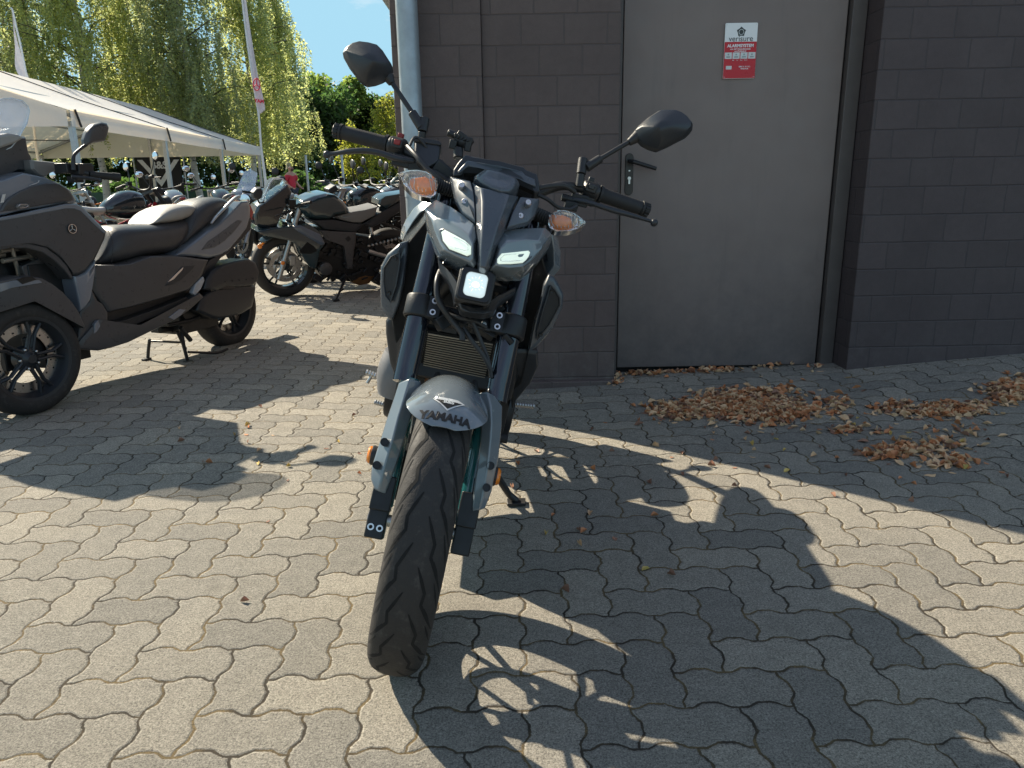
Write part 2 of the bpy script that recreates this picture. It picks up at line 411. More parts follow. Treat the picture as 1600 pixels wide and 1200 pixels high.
# downpipe at the corner with brackets
pp=[aty(636,-40,3.60),aty(637.5,100,3.60),aty(655,430,3.60),]; pa=Vector((pp[0].x+.02,3.60,0))
mb=MB(); x0=-.440; mb.tube([(x0,3.60,-.02),(x0,3.60,2.75),(x0-.1,3.62,2.95),(-1.2,3.7,2.93)],.049,28)
dp=wl(mb,'downpipe',M_zinc)
mb=MB()
for z in (.55,): 
    mb.lathe([(.0495,-.014),(.054,-.014),(.054,.014),(.0495,.014)],Matrix.Translation((x0,3.6,z))@Matrix.Rotation(pi/2,4,'Y'),28,closed=True)
    mb.box((x0,3.67,z),(.02,.08,.02))
wl(mb,'pipe_clamp',M_zinc,par=dp)
mb=MB(); mb.lathe([(.0485,-.03),(.0515,-.03),(.0515,.03),(.0485,.03)],Matrix.Translation((x0,3.6,.98))@Matrix.Rotation(pi/2,4,'Y'),28,closed=True); wl(mb,'pipe_joint',M_zinc,par=dp)
# steel door: leaf, frame, handle with lock plate
dr=MB(); dr.box((1.118,3.935,1.055),(1.085,.05,2.07)); door=wl(dr,'door',M_paint,.003)
fr=MB(); 
fr.box((.545,3.925,1.07),(.045,.09,2.16)); fr.box((1.705,3.925,1.07),(.07,.10,2.16)); fr.box((1.13,3.925,2.13),(1.10,.09,.045))
fr.box((1.672,3.955,1.07),(.022,.04,2.16))
wl(fr,'door_frame',M_frame,.003,par=door)
mb=MB(); mb.box((1.1185,3.945,1.05),(1.13,.03,2.12)); wl(mb,'door_gap',M_gap,par=door)
mb=MB()
hx,hz=.617,1.04; rr=.021
out=[(hx+rr*cos(a),3.905,1.12+rr*sin(a)) for a in [pi*i/8 for i in range(9)]]+[(hx+rr*cos(a),3.905,.955+rr*sin(a)) for a in [pi+pi*i/8 for i in range(9)]]
mb.slab(out,(0,.012,0)); hp_=wl(mb,'lock_plate',mat('anodised_dark_plate',(.05,.047,.045),.38,metal=.6),.002,par=door)
mb=MB(); mb.tube([(hx,3.91,1.103),(hx,3.865,1.10),(hx+.012,3.857,1.098),(hx+.128,3.855,1.062)],[.010,.010,.011,.0095],14); wl(mb,'handle',M_black,.001,par=door)
mb=MB(); mb.lathe([(0,-.006),(.0085,-.006),(.0085,.006)],Matrix.Translation((hx,3.902,1.018))@Matrix.Rotation(pi/2,4,'Z'),20); mb.box((hx,3.90,1.003),(.0085,.008,.026)); mb.box((hx,3.90,1.055),(.008,.006,.006)); wl(mb,'lock_cylinder',M_steel,par=door)
# alarm sign screwed to the door
def sign():
    t=thing('alarm_sign','small red and white alarm system sign fixed high on the brown steel door','sign',Matrix.Translation((1.146,3.905,1.61)))
    w,h=.158,.252
    Mr=mat('sign_red',(.50,.012,.022),.3,var=.03); Mk=mat('sign_dark_print',(.035,.045,.045),.5); Mg=mat('sign_pale_panel',(.60,.64,.63),.35,var=.05)
    def rr_(cx,cz,ww,hh,y,r=.006,rot=0):
        o=[]
        for qx,qz,a0 in ((1,1,0),(-1,1,pi/2),(-1,-1,pi),(1,-1,1.5*pi)):
            for i in range(5):
                a=a0+pi/2*i/4; o.append((cx+qx*(ww/2-r)+r*cos(a),y,cz+qz*(hh/2-r)+r*sin(a)))
        return o
    mb=MB(); mb.slab(rr_(0,0,w,h,-.004),(0,.004,0)); mb.build('plate',M_white,t,bevel=.0006)
    mb=MB(); mb.slab(rr_(0,-.0415,w-.001,.166,-.0046,.003),(0,.0004,0)); mb.build('red_panel',Mr,t)
    mb=MB()
    for i in range(4): mb.slab(rr_(-.0575+.0385*i,-.021,.0345,.029,-.0051,.001),(0,.0004,0))
    mb.build('picture_panel',Mg,t)
    mb=MB(); mb.slab(rr_(-.052,-.0755,.028,.016,-.0051,.002),(0,.0004,0)); mb.build('contact_panel',Mg,t)
    Mx=lambda x,z,y=-.0048: Matrix.Translation((x,y,z))@Matrix.Rotation(pi/2,4,'X')
    mb=MB(); 
    star=[]
    for i in range(10):
        a=pi/2+2*pi*i/10; q=.0235 if i%2==0 else .0175; star.append((q*cos(a),-.0046,.086+q*sin(a)))
    mb.slab(star,(0,.0006,0)); mb.build('emblem',Mk,t,bevel=.0002)
    mb=MB(); mb.lathe([(.0105,-.0003),(.0128,-.0003),(.0128,.0003),(.0105,.0003)],Matrix.Translation((0,-.0050,.085))@Matrix.Rotation(pi/2,4,'Z'),32,closed=True); mb.build('emblem_ring',Mg,t)
    text_mesh('name_lettering','verisure',.036,Mk,t,Mx(0,.0545),.0003)
    text_mesh('heading','ALARMSYSTEM',.0195,M_white,t,Mx(0,.023,-.005),.0003,bold=.0007)
    text_mesh('small_lettering','mit 24/7-Notrufzentrale',.0102,M_white,t,Mx(0,.0085,-.005),.0003,bold=.0002)
    text_mesh('small_lettering','und Polizeiruf',.0102,M_white,t,Mx(0,-.001,-.005),.0003,bold=.0002)
    text_mesh('small_lettering','0800 21 32 15 2',.0085,M_white,t,Mx(.025,-.072,-.005),.0003,bold=.0002)
    text_mesh('small_lettering','verisure.de',.0085,M_white,t,Mx(.025,-.081,-.005),.0003,bold=.0002)
    text_mesh('small_lettering','Bild     Ton     Foto    Alarm',.0065,M_white,t,Mx(0,-.042,-.005),.0003)
    mb=MB()
    for i in range(4):
        cx=-.0575+.0385*i
        mb.ball((cx,-.0055,-.016),.004,sc=(1,.08,1)); mb.box((cx,-.0055,-.027),(.018,.0006,.006))
    mb.build('pictogram',mat('sign_grey_print',(.28,.31,.31),.5),t)
    mb=MB()
    for a,b_ in ((-1,1),(1,1),(-1,-1),(1,-1)): mb.ball((a*(w/2-.007),-.0045,b_*(h/2-.007)),.0022,sc=(1,.5,1))
    mb.build('screw',M_steel,t)
sign()
# ------------------------------------------------------------------ the grey motorcycle in front
M_gloss=mat('grey_gloss_paint',(.135,.160,.180),.20,coat=1,var=.03,bmp=.03,bscale=900)
M_cowl=mat('grey_satin_cowl',(.055,.066,.080),.30,coat=.4,var=.05)
M_sat=mat('dark_satin_plastic',(.022,.025,.030),.36,var=.1,bmp=.2,bscale=1200)
M_rub=mat('black_rubber',(.016,.016,.017),.6,var=.1,bmp=.35,bscale=500)
M_teal=mat('teal_paint',(.010,.085,.090),.22,coat=1,var=.04)
M_forkb=mat('black_fork_tube',(.016,.020,.030),.16,metal=.55,coat=1,var=.04)
M_cast=mat('cast_dark_metal',(.026,.027,.029),.40,metal=.5,var=.2,bmp=.3,bscale=200)
M_alu=mat('cast_aluminium',(.42,.42,.42),.36,metal=.9,var=.15,bmp=.2,bscale=150)
M_disc=mat('brake_disc_steel',(.45,.44,.43),.30,metal=1,var=.12)
M_glass=mat('clear_lens',(.9,.92,.92),.06,trans=.92,var=0)
M_orange=mat('orange_lens',(.85,.22,.03),.2,coat=1,var=.25,vscale=90)
M_orr=mat('orange_reflector',(.80,.22,.01),.2,coat=1,var=.05)
M_chrome=mat('reflector_chrome',(.75,.76,.77),.14,metal=1,var=.08)
M_mirror=mat('mirror_glass',(.8,.83,.86),.03,metal=1,var=0)
M_led=mat('lit_daylight_lens',(.45,.52,.45),.15,coat=1,emit=(.86,1.0,.88),es=.33)
M_hose=mat('black_hose',(.020,.020,.021),.45,var=.1)
M_rad=mat('radiator_core',(.34,.31,.26),.42,metal=.5,var=.15)
def tyre_mat():
    m,nt,b=newmat('tyre_rubber'); oc=coords(nt)
    n=tex('Noise',oc,38,6,.7); k=sstep(n,.5,.72)*.55
    n2=tex('Noise',oc,300,3,.6); sp=sstep(tex('Voronoi',oc,150),.10,.05)
    c=mixc(k,(.030,.028,.027),(.085,.078,.070)); c=mixc(sp*.5,c,(.26,.24,.20)); nt.links.new(c,b.inputs['Base Color'])
    b.inputs['Specular IOR Level'].default_value=.3; r=lin(n,.3,.7,.62,.85); nt.links.new(r.v,b.inputs['Roughness']); bump(nt,b,n2,.35,.002); return m
M_tyre=tyre_mat(); M_groove=mat('tyre_groove',(.006,.006,.006),.9)
HP=(-.266,1.444,.007,.236,0.0)     # where it stands, heading, lean on the side stand, steering
MH=Matrix.Translation((HP[0],HP[1],0))@Matrix.Rotation(HP[2],4,'Z')@Matrix.Rotation(HP[3],4,'Y')
RAKE=R(24.8); SAX=Vector((0,sin(RAKE),cos(RAKE))); SP0=Vector((0,.035,.30))
STM=Matrix.Translation(SP0)@Matrix.Rotation(HP[4],4,SAX)@Matrix.Translation(-SP0)   # steering, in bike space
FKM=STM@frame((0,0,.30),(1,0,0),(0,-cos(RAKE),sin(RAKE)))                            # fork space: x, v forward, (z axis down the other way)
# frame(): x cross v gives z; make w point up along the fork
FKM=STM@Matrix(((1,0,0,0),(0,-cos(RAKE),sin(RAKE),0),(0,sin(RAKE),cos(RAKE),.30),(0,0,0,1)))
FKW=MH@FKM
def hp(px,py,v=0.0):
    """photo point at forward depth v in fork space -> bike space"""
    return FKM@onplane(px,py,FKW,1,v)
def bp(px,py,y): return onplane(px,py,MH,1,y)
def fk(x,v,w): return FKM@Vector((x,v,w))
VB=(FKM.to_3x3()@Vector((0,-1,0)))     # straight back along the fork frame
def poly(pts, v=None, k=1.0):
    return [hp(p[0],p[1],(p[2] if len(p)>2 else v)) for p in pts]
hero=thing('motorcycle','grey naked motorcycle with lit headlights standing front-on on its side stand in the middle','motorcycle',MH)
def H(mb,name,m,par=None,**k): return mb.build(name,m,par or hero,**k)
WM=STM@Matrix.Translation((0,0,.30))
def wheel(M, r, w, mrim, mtyre, par, spokes=5, rimr=.216, groove=True, teal=True, reps=21, discs=True, rimw=.045):
    # tyre with a round crown
    prof=[]
    for i in range(25):
        a=-1+2*i/24; q=abs(a)
        x=w/2*sin(a*pi/2*1.0)*(1 if q<1 else 1); rr=r-(r-rimr-.012)*(1-cos(a*pi/2))**1.25*.62
        prof.append((rr,x))
    prof += [(rimr+.006,w*.46),(rimr,w*.36),(rimr,-w*.36),(rimr+.006,-w*.46)]
    mb=MB(); mb.lathe(prof,M,120,closed=True)
    ty=mb
    if groove:
        def surf(th,s,off=.0006):
            a=s; x=w/2*sin(a*pi/2); rr=r-(r-rimr-.012)*(1-cos(a*pi/2))**1.25*.62+off
            return M@Vector((x,-rr*sin(th),rr*cos(th)))
        def strip(path,wd):
            vs=[];fs=[]; pp=[]
            for (a0,a1) in zip(path,path[1:]):
                for k in range(6): t=k/6; pp.append((a0[0]+(a1[0]-a0[0])*t,a0[1]+(a1[1]-a0[1])*t))
            pp.append(path[-1]); n=len(pp)
            for i,(th,s) in enumerate(pp):
                e=min(i,n-1-i)/3; ww=wd*min(1,.35+e*.65)
                # perpendicular in (arc) metres
                a=pp[max(i-1,0)]; b=pp[min(i+1,n-1)]; dx=(b[0]-a[0])*r; dy=(b[1]-a[1])*w*.75; L=sqrt(dx*dx+dy*dy) or 1
                nx,ny=-dy/L*ww,dx/L*ww
                vs+= [surf(th+nx/r,s+ny/(w*.75)),surf(th-nx/r,s-ny/(w*.75))]
            for i in range(n-1): fs.append((2*i,2*i+1,2*i+3,2*i+2))
            ty.add(vs,fs,1)
        P=2*pi/reps
        for k in range(reps):
            t0=k*P
            for sg,ph in ((-1,0),(1,.45*P)):
                f=lambda dt,s: (t0+ph+dt*P, s*sg)
                strip([f(0,.10),f(.52,.34),f(.78,.31),f(1.55,.78)],.0031)
                strip([f(.30,.52),f(.95,.80)],.0027)
                strip([f(-.15,.40),f(.20,.60)],.0024)
    tyo=H(ty,'tyre',[mtyre,M_groove],par,rec=False) if False else ty.build('tyre',[mtyre,M_groove],par)
    # rim
    mb=MB(); rp=[(rimr+.004,-w*.43),(rimr+.010,-w*.47),(rimr+.006,-w*.50),(rimr-.006,-w*.44),(rimr-.020,-w*.22),(rimr-.026,0),(rimr-.020,w*.22),(rimr-.006,w*.44),(rimr+.006,w*.50),(rimr+.010,w*.47),(rimr+.004,w*.43),(rimr-.004,w*.3),(rimr-.006,-w*.3)]
    mb.lathe(rp,M,96,closed=True); rim=mb.build('rim',mrim,par)
    mb=MB()
    for k in range(spokes):
        for s in (-1,1):
            a=2*pi*k/spokes; b=a+s*.17
            p0=M@Vector((0,-.045*sin(a),.045*cos(a))); p1=M@Vector((0,-(rimr*.6)*sin(a+s*.09),(rimr*.6)*cos(a+s*.09))); p2=M@Vector((0,-(rimr-.018)*sin(b),(rimr-.018)*cos(b)))
            mb.tube([p0,p1,p2],[.010,.007,.008],8,flat=.9)
    mb.lathe([(.018,-w*.42),(.038,-w*.42),(.046,-w*.2),(.046,w*.2),(.038,w*.42),(.018,w*.42)],M,32,closed=True)
    mb.build('spoke',mrim,rim)
    return rim
def sub_empty(name,par):
    o=bpy.data.objects.new(name,None); COL.objects.link(o); o.parent=par; o.empty_display_size=.05; return o
fwe=sub_empty('front_wheel',hero); wheel(WM,.300,.114,M_teal,M_tyre,fwe)
def disc(M,x,r,par,seg=60):
    mb=MB(); mb.lathe([(r-.028,x-.002),(r,x-.002),(r,x+.002),(r-.028,x+.002)],M,seg,closed=True)
    for k in range(6):
        a=2*pi*k/6; mb.tube([M@Vector((x,-.05*sin(a),.05*cos(a))),M@Vector((x,-(r-.03)*sin(a+.25),(r-.03)*cos(a+.25)))],.006,6)
    mb.build('brake_disc',M_disc,par)
disc(WM,-.058,.141,fwe)
mb=MB(); mb.tube([WM@Vector((-.12,0,0)),WM@Vector((.10,0,0))],.013,16); H(mb,'axle',M_alu,fwe)
mb=MB()   # calipers
for s in (-1,1):
    for dz in (-.05,.05): mb.box(WM@Vector((s*.078,.11,.075+dz*.4)),(.05,.05,.06),rot=STM.to_3x3())
    mb.box(WM@Vector((s*.078,.115,.07)),(.044,.06,.12),rot=STM.to_3x3())
H(mb,'brake_caliper',M_cast,bevel=.008)
# ---- fork
for sgn,(t0,t1,cl,ax_) in ((-1,((684,376),(642,600),(657.5,481),(592,812))),(1,((811,430),(777,610),(797,512),(731,845)))):
    mb=MB()
    top=hp(*t0,-.005); low=hp(*t1,0); c=hp(*cl,0); a=hp(*ax_,0)
    d=(top-low).normalized(); TX=c.copy()
    xx=(FKM.inverted()@c).x
    A=fk(xx,0,.02); B=fk(xx,0,.745)
    mb.tube([fk(xx,0,.30),fk(xx,0,.34),fk(xx,0,.345),fk(xx,0,.50),fk(xx,0,.505),B],[.0255,.0255,.0262,.0262,.0262,.0235],32)
    leg=H(mb,'fork_leg',M_forkb)
    mb=MB(); mb.tube([fk(xx-sgn*.012,0,.03),fk(xx-sgn*.012,0,.31)],.0235,28); H(mb,'slider_tube',M_teal,leg)
    mb=MB(); mb.tube([fk(xx,0,.085),fk(xx,0,.125),fk(xx,0,.13)],[.026,.027,.024],20)
    mb.box(fk(xx-sgn*.010,.0,.055),(.044,.056,.075),rot=FKM.to_3x3()); mb.box(fk(xx-sgn*.010,-.004,-.002),(.040,.054,.078),rot=FKM.to_3x3())
    fo=H(mb,'axle_clamp',M_cast,leg,bevel=.006)
    mb=MB()
    for dx in (-.0095,.0095):
        MM=FKM@Matrix.Translation((xx+dx-sgn*.010,.024,-.018))@Matrix.Rotation(pi/2,4,'Z')
        mb.lathe([(.0,.0),(.0042,.0),(.0042,.003),(.0072,.003),(.0072,-.004)],MM,20); mb.ball(MM@Vector((.0015,0,0)),.0040,1,10,6)
    if sgn<0: H(mb,'pinch_bolt',[M_steel,M_gap],fo)
    # clamp of the lower yoke
    mb=MB(); wc=(FKM.inverted()@c).z
    mb.lathe([(.0275,-.026),(.034,-.026),(.036,-.02),(.036,.02),(.034,.026),(.0275,.026)],FKM@Matrix.Translation((xx,0,wc))@Matrix.Rotation(-pi/2,4,'Y'),32,closed=True)
    mb.box(fk(xx-sgn*.030,.008,wc),(.034,.046,.050),rot=FKM.to_3x3())
    ck=H(mb,'fork_clamp',M_cast,bevel=.003)
    mb=MB()
    for dz in (-.013,.013):
        MM=FKM@Matrix.Translation((xx-sgn*.030,.034,wc+dz))@Matrix.Rotation(pi/2,4,'Z')
        mb.lathe([(.0,.0),(.0038,.0),(.0038,.003),(.0068,.003),(.0068,-.004)],MM,20); mb.ball(MM@Vector((.0015,0,0)),.0036,1,10,6)
    H(mb,'clamp_bolt',[M_steel,M_gap],ck)
    if sgn<0: XL,WC=xx,wc
    else: XR=xx
mb=MB(); mb.box(fk((XL+XR)/2,-.03,WC-.0),(.19,.05,.04),rot=FKM.to_3x3()); mb.box(fk((XL+XR)/2,-.03,.735),(.27,.09,.022),rot=FKM.to_3x3())
mb.tube([fk(0,-.04,WC),fk(0,-.04,.74)],.028,16)
H(mb,'yoke',M_cast,bevel=.006)
mb=MB(); mb.box(hp(745,507,.0),(.036,.03,.026),rot=FKM.to_3x3()); H(mb,'yoke_stop',M_cast,bevel=.003)
mb=MB(); MM=Matrix.Translation(hp(756,507,.03)-Vector((0,0,0)))@FKM.to_3x3().to_4x4()@Matrix.Rotation(pi/2,4,'Z'); mb.lathe([(.0,.0),(.003,.0),(.003,.002),(.006,.002),(.006,-.004)],MM,18); H(mb,'yoke_bolt',M_steel)
# ---- front fender: centre arch and two fork guards
def fen_hw(td):
    """half width of the arch at td degrees forward of the top"""
    d=27.5-td
    return .080*sqrt(max(.06,1-.94*((12-d)/12)**2.0)) if d<12 else .080
def fen_p(x,td,off=0):
    hw=fen_hw(td); q=abs(x)/hw; d=min(1,max(0,(27.5-td)/9))
    r=.318+.010*d+.004*sin(pi*max(0,min(1,(29.5-td)/95)))-(.003+.050*max(0,min(1,(27.5-td)/26)))*q**2.4+off; th=R(td); return WM@Vector((x,-r*sin(th),r*cos(th)))
def fender():
    tds=[27.5,27.3,26.9,26.2,25.3,24.2,23,21.6,20.2,18,15,11,6,0,-7,-14,-21,-28,-36,-44,-52,-60,-66]; K=20; vs=[]; fs=[]
    for td in tds:
        hw=fen_hw(td)
        for k in range(K+1):
            a=sin(pi/2*(-1+2*k/K)); vs.append(fen_p(hw*a,td))
    for i in range(len(tds)-1):
        for k in range(K): fs.append((i*(K+1)+k,i*(K+1)+k+1,(i+1)*(K+1)+k+1,(i+1)*(K+1)+k))
    mb=MB(); mb.add(vs,fs); o=H(mb,'front_fender',M_gloss,rec=False); s=o.modifiers.new('s','SOLIDIFY'); s.thickness=.003; s.offset=0
    return o
fen=fender()
VF=-VB
# fork guards: outline + ridge, traced at the depth of the fork's front
def guard(outer, mid, inner, th):
    """three polylines (same length) from top to bottom: outer rim, ridge, inner rim"""
    n=len(outer); rows=[poly(outer),poly(mid),poly(inner)]; vs=sum(rows,[]); fs=[]
    for r_ in range(2):
        for i in range(n-1): fs.append((r_*n+i,(r_+1)*n+i,(r_+1)*n+i+1,r_*n+i+1))
    mb=MB(); mb.slab(vs,VB*th,faces=fs); return H(mb,'fork_guard',M_gloss,bevel=.0035,ang=32,seg=3)
gl=guard([(623,598,.025),(614,626,.02),(604,655,.02),(596,682,.02),(588,706,.022),(581,728,.024),(579,748,.026),(585,765,.03)],
         [(640,591,.045),(631,622,.05),(622,652,.052),(614,684,.052),(607,708,.05),(600,732,.047),(595,753,.042),(592,768,.036)],
         [(658,596,.03),(652,618,.03),(646,640,.034),(638,665,.036),(631,690,.036),(624,712,.036),(615,738,.034),(602,772,.032)],.045)
gr=guard([(750,613,.03),(748,636,.03),(752,660,.034),(751,690,.036),(746,725,.036),(741,757,.036),(739,780,.034),(738,799,.032)],
         [(762,612,.045),(767,636,.05),(768,662,.052),(766,692,.052),(763,722,.05),(759,750,.047),(755,776,.042),(750,797,.036)],
         [(772,617,.025),(785,634,.02),(784,664,.02),(781,694,.02),(779,716,.022),(774,738,.024),(768,768,.026),(758,794,.03)],.045)
for (x,y,d) in ((601,691,.044),(589,727,.04),(766,728,.044),(760,762,.043)):
    MM=Matrix.Translation(hp(x,y,d-.004))@FKM.to_3x3().to_4x4()@Matrix.Rotation(pi/2,4,'Z'); mb=MB(); mb.lathe([(.0,.006),(.0078,.006),(.0078,.0085),(.0088,.0085),(.0088,-.006)],MM,22)
    H(mb,'guard_opening',M_cast,gl if x<700 else gr)
# bridge between the guards, under the arch edges
mb=MB(); 
for s,pl in ((-1,[(630,600,.02),(658,600,.03),(660,628,.035),(644,640,.03)]),(1,[(742,612,.035),(762,616,.03),(757,650,.03),(748,645,.03)])):
    mb.slab(poly(pl),VB*.03)
H(mb,'fender_stay',M_gloss,fen,bevel=.004)
# dealer diamond and maker's lettering on the arch
def wrap(o,td):
    for v in o.data.vertices:
        x,y,z=v.co; v.co=fen_p(x,td-math.degrees(y/.326),.0030+z)
M_ink=mat('black_ink',(.008,.008,.008),.4); M_silver=mat('silver_sticker',(.62,.63,.63),.25,metal=.3)
t=text_mesh('maker_lettering','YAMAHA',.0235,M_ink,fen,Matrix.Translation((0,0,0)),.0004,bold=.0012); wrap(t,24.0)
def flat_poly(name,pl,m,th0,off=.0):
    bm=bmesh.new(); vs=[bm.verts.new((x,y,off)) for x,y in pl]; f=bm.faces.new(vs)
    bmesh.ops.subdivide_edges(bm,edges=bm.edges[:],cuts=5,use_grid_fill=True); bmesh.ops.triangulate(bm,faces=bm.faces[:]); bmesh.ops.subdivide_edges(bm,edges=bm.edges[:],cuts=2,use_grid_fill=True)
    me=bpy.data.meshes.new(name); bm.to_mesh(me); bm.free(); me.materials.append(m); o=bpy.data.objects.new(name,me); COL.objects.link(o); o.parent=fen; wrap(o,th0); return o
flat_poly('dealer_badge',[(-.031,.006),(-.017,.014),(.017,.014),(.031,.006),(0,-.021)],M_silver,17.5,-.0002)
flat_poly('badge_field',[(-.026,.005),(.026,.005),(0,-.017)],M_ink,17.5,.0001)
t=text_mesh('badge_lettering','B&S',.0125,M_silver,fen,Matrix.Translation((0,.0005,.0006)),.0002,bold=.0004); wrap(t,17.5)
# ---- headlight cowls
def facets(name,outline_pts,inner_pts,th,m,bevel=.003,centre=None):
    """outer ring (back) joined to an inner ring (front), inner ring filled"""
    n=len(outline_pts); a=poly(outline_pts); b=poly(inner_pts); mb=MB()
    mb.slab(a+b,VB*th,faces=[(i,(i+1)%n,n+(i+1)%n,n+i) for i in range(n)]+[tuple(range(n,2*n))])
    return H(mb,name,m,bevel=bevel,ang=30,seg=3)
lo=[(663,325,.06),(681,311,.07),(704,322,.09),(722,334,.12),(741,350,.15),(745,372,.16),(745,410,.155),(741,419,.15),(712,406,.13),(688,394,.11),(679,379,.09),(668,352,.06)]
li=[(675,345,.10),(685,342,.115),(705,346,.14),(719,356,.155),(733,368,.17),(739,380,.176),(739,404,.172),(735,410,.166),(713,400,.15),(694,390,.13),(687,379,.12),(679,360,.105)]
cl=facets('headlight_cowl',lo,li,.07,M_gloss)
ro=[(775,379,.15),(787,361,.13),(805,357,.115),(823,356,.10),(852,355,.08),(863,366,.06),(860,380,.05),(845,399,.06),(830,415,.09),(819,424,.12),(795,425,.145),(765,422,.15)]
ri=[(782,388,.172),(791,378,.165),(806,376,.155),(822,375,.145),(842,377,.12),(849,383,.105),(846,389,.10),(838,399,.11),(828,409,.125),(817,416,.15),(795,418,.166),(773,414,.17)]
cr_=facets('headlight_cowl',ro,ri,.07,M_gloss)
def scale_ring(pl,c,k,dv): return [(c[0]+(p[0]-c[0])*k,c[1]+(p[1]-c[1])*k,p[2]+dv) for p in pl]
for cw,lp,mid in ((cl,[(688,362),(695,359),(711,367),(727,376),(736,385),(736,397),(730,399),(716,394),(702,389),(692,376)],(712,379)),
              (cr_,[(777,410),(777,404),(784,396),(804,394),(826,391.5),(830.5,394),(828,401.5),(816.5,410.5),(798,411.5),(779.5,412)],(804,402))):
    # depth of each lens corner: interpolate on the cowl's front ring
    src=li if cw is cl else ri
    def dep(p):
        w=[(1/((p[0]-q[0])**2+(p[1]-q[1])**2+4),q[2]) for q in src]; return sum(a*b for a,b in w)/sum(a for a,_ in w)
    l3=[(p[0],p[1],dep(p)) for p in lp]
    bz=[(mid[0]+(p[0]-mid[0])*1.13,mid[1]+(p[1]-mid[1])*1.2,p[2]+.0035) for p in l3]
    mb=MB(); mb.slab(poly(bz),VB*.012); bzo=H(mb,'light_bezel',M_cowl,cw,bevel=.003)
    mb=MB(); mb.pillow(poly([(p[0],p[1],p[2]+.0055) for p in l3]),VB*.012,.004,.7); ld=H(mb,'daylight_lamp',M_led,cw)
    mb=MB(); ins=[(mid[0]+(p[0]-mid[0])*.80,mid[1]+(p[1]-mid[1])*.62,p[2]+.0105) for p in l3]
    mb.tube(poly(ins)+[poly(ins)[0]],.0009,6); H(mb,'light_guide',M_glass,ld)
# ---- centre cowl column and side plates
Lc=[(737,284,.12),(741,310,.135),(744,350,.155),(746,384,.165),(747,417,.165)]
Rc=[(811,306,.12),(801,326,.135),(789,357,.155),(776,385,.165),(764,421,.165)]
lm_=[(752,292,.150),(754,315,.165),(753,350,.185),(751,384,.192),(750,417,.187)]
rm_=[(795,303,.150),(787,325,.165),(777,354,.185),(769,385,.192),(760,420,.187)]
vs=poly(Lc)+poly(lm_)+poly(rm_)+poly(Rc); n=5; fs=[]
for a in range(3):
    for i in range(n-1): fs.append((a*n+i,(a+1)*n+i,(a+1)*n+i+1,a*n+i+1))
mb=MB(); mb.slab(vs,VB*.05,faces=fs); col_=H(mb,'centre_cowl',M_cowl,bevel=.004,seg=3)
# domed upper part of the column
mb=MB(); dome=[(756,266,.10),(781,272,.115),(810,283,.10),(812,290,.10),(806,300,.118),(796,307,.13),(781,306,.142),(764,300,.135),(748,290,.12),(740,282,.11),(741,276,.10)]
mb.pillow(poly(dome),VB*.05,.022,.55,4); H(mb,'cowl_dome',M_cowl,col_,bevel=.002)
for pl in ([(703,276,.09),(735,283,.12),(740,300,.13),(743,330,.145),(743,349,.152),(722,334,.125),(711,312,.10)],
           [(813,308,.12),(843,311,.09),(842,320,.09),(836,338,.10),(824,350,.12),(791,358,.15),(800,333,.14)]):
    mb=MB(); mb.pillow(poly(pl),VB*.014,.006,.86,2); sp=H(mb,'side_plate',M_cowl,bevel=.0025)
    bl=((721.8,287.3),(726.3,312.8)) if pl[0][0]<720 else ((826,314.5),(814,335.5))
    mb=MB()
    for (x,y) in bl:
        MM=Matrix.Translation(hp(x,y,.135 if pl[0][0]<720 else .138)+VB*.008)@FKM.to_3x3().to_4x4()@Matrix.Rotation(pi/2,4,'Z')
        mb.lathe([(.0,.002),(.0028,.002),(.0028,.0045),(.0058,.0045),(.0075,.001),(.0075,-.012)],MM,20)
    H(mb,'plate_bolt',M_steel,sp)
# ---- instrument housing
mb=MB(); ds=[(708,265,.04),(716,253,.045),(727,241,.05),(741,244,.05),(780,252,.055),(818,260,.05),(822,265,.05),(839,271,.045),(843,285,.04),(843,301,.035),(835,302,.04),(826,293,.05),(809,286,.055),(781,277,.06),(752,269,.055),(733,266,.05),(720,274,.045),(708,275,.04)]
mb.slab(poly(ds),VB*.11); ih=H(mb,'instrument_housing',M_sat,bevel=.004,seg=3)
mb=MB(); d2=[(714,268,.047),(730,250,.054),(741,252,.056),(780,259,.062),(816,267,.056),(822,274,.054),(836,279,.05),(838,292,.046),(829,288,.053),(812,281,.06),(781,271,.066),(750,263,.06),(732,260,.055),(719,271,.049)]
mb.slab(poly(d2),VB*.02); H(mb,'instrument_visor',M_cowl,ih,bevel=.003)
mb=MB(); d3=[(722,262,.050),(744,262,.060),(781,270,.068),(812,280,.062),(832,291,.053),(834,299,.05),(812,289,.06),(781,279,.066),(748,271,.06),(724,270,.05)]
mb.slab(poly(d3),VB*.02); H(mb,'visor_slot',M_gap,ih)
# ---- projector lamp and its bracket
PM=Matrix.Translation(hp(743,446,.145))@FKM.to_3x3().to_4x4()
def rsq(hw,hh,r,y,n=6,ch=0):
    o=[]
    for qx,qz,a0 in ((1,1,0),(-1,1,pi/2),(-1,-1,pi),(1,-1,1.5*pi)):
        for i in range(n):
            a=a0+pi/2*i/(n-1); o.append(Vector((qx*(hw-r)+r*cos(a),y,qz*(hh-r)+r*sin(a))))
    return o
mb=MB(); mb.slab([PM@p for p in rsq(.0385,.0385,.012,-.0)],VB*.055)
lp_=H(mb,'headlamp_housing',M_black,bevel=.004)
mb=MB(); A=[PM@p for p in rsq(.034,.034,.010,.006)]; B=[PM@p for p in rsq(.0232,.0262,.011,.006)]; n=len(A)
mb.slab(A+B,VB*.008,faces=[(i,(i+1)%n,n+(i+1)%n,n+i) for i in range(n)]); H(mb,'lamp_rim',M_cast,lp_,bevel=.0012)
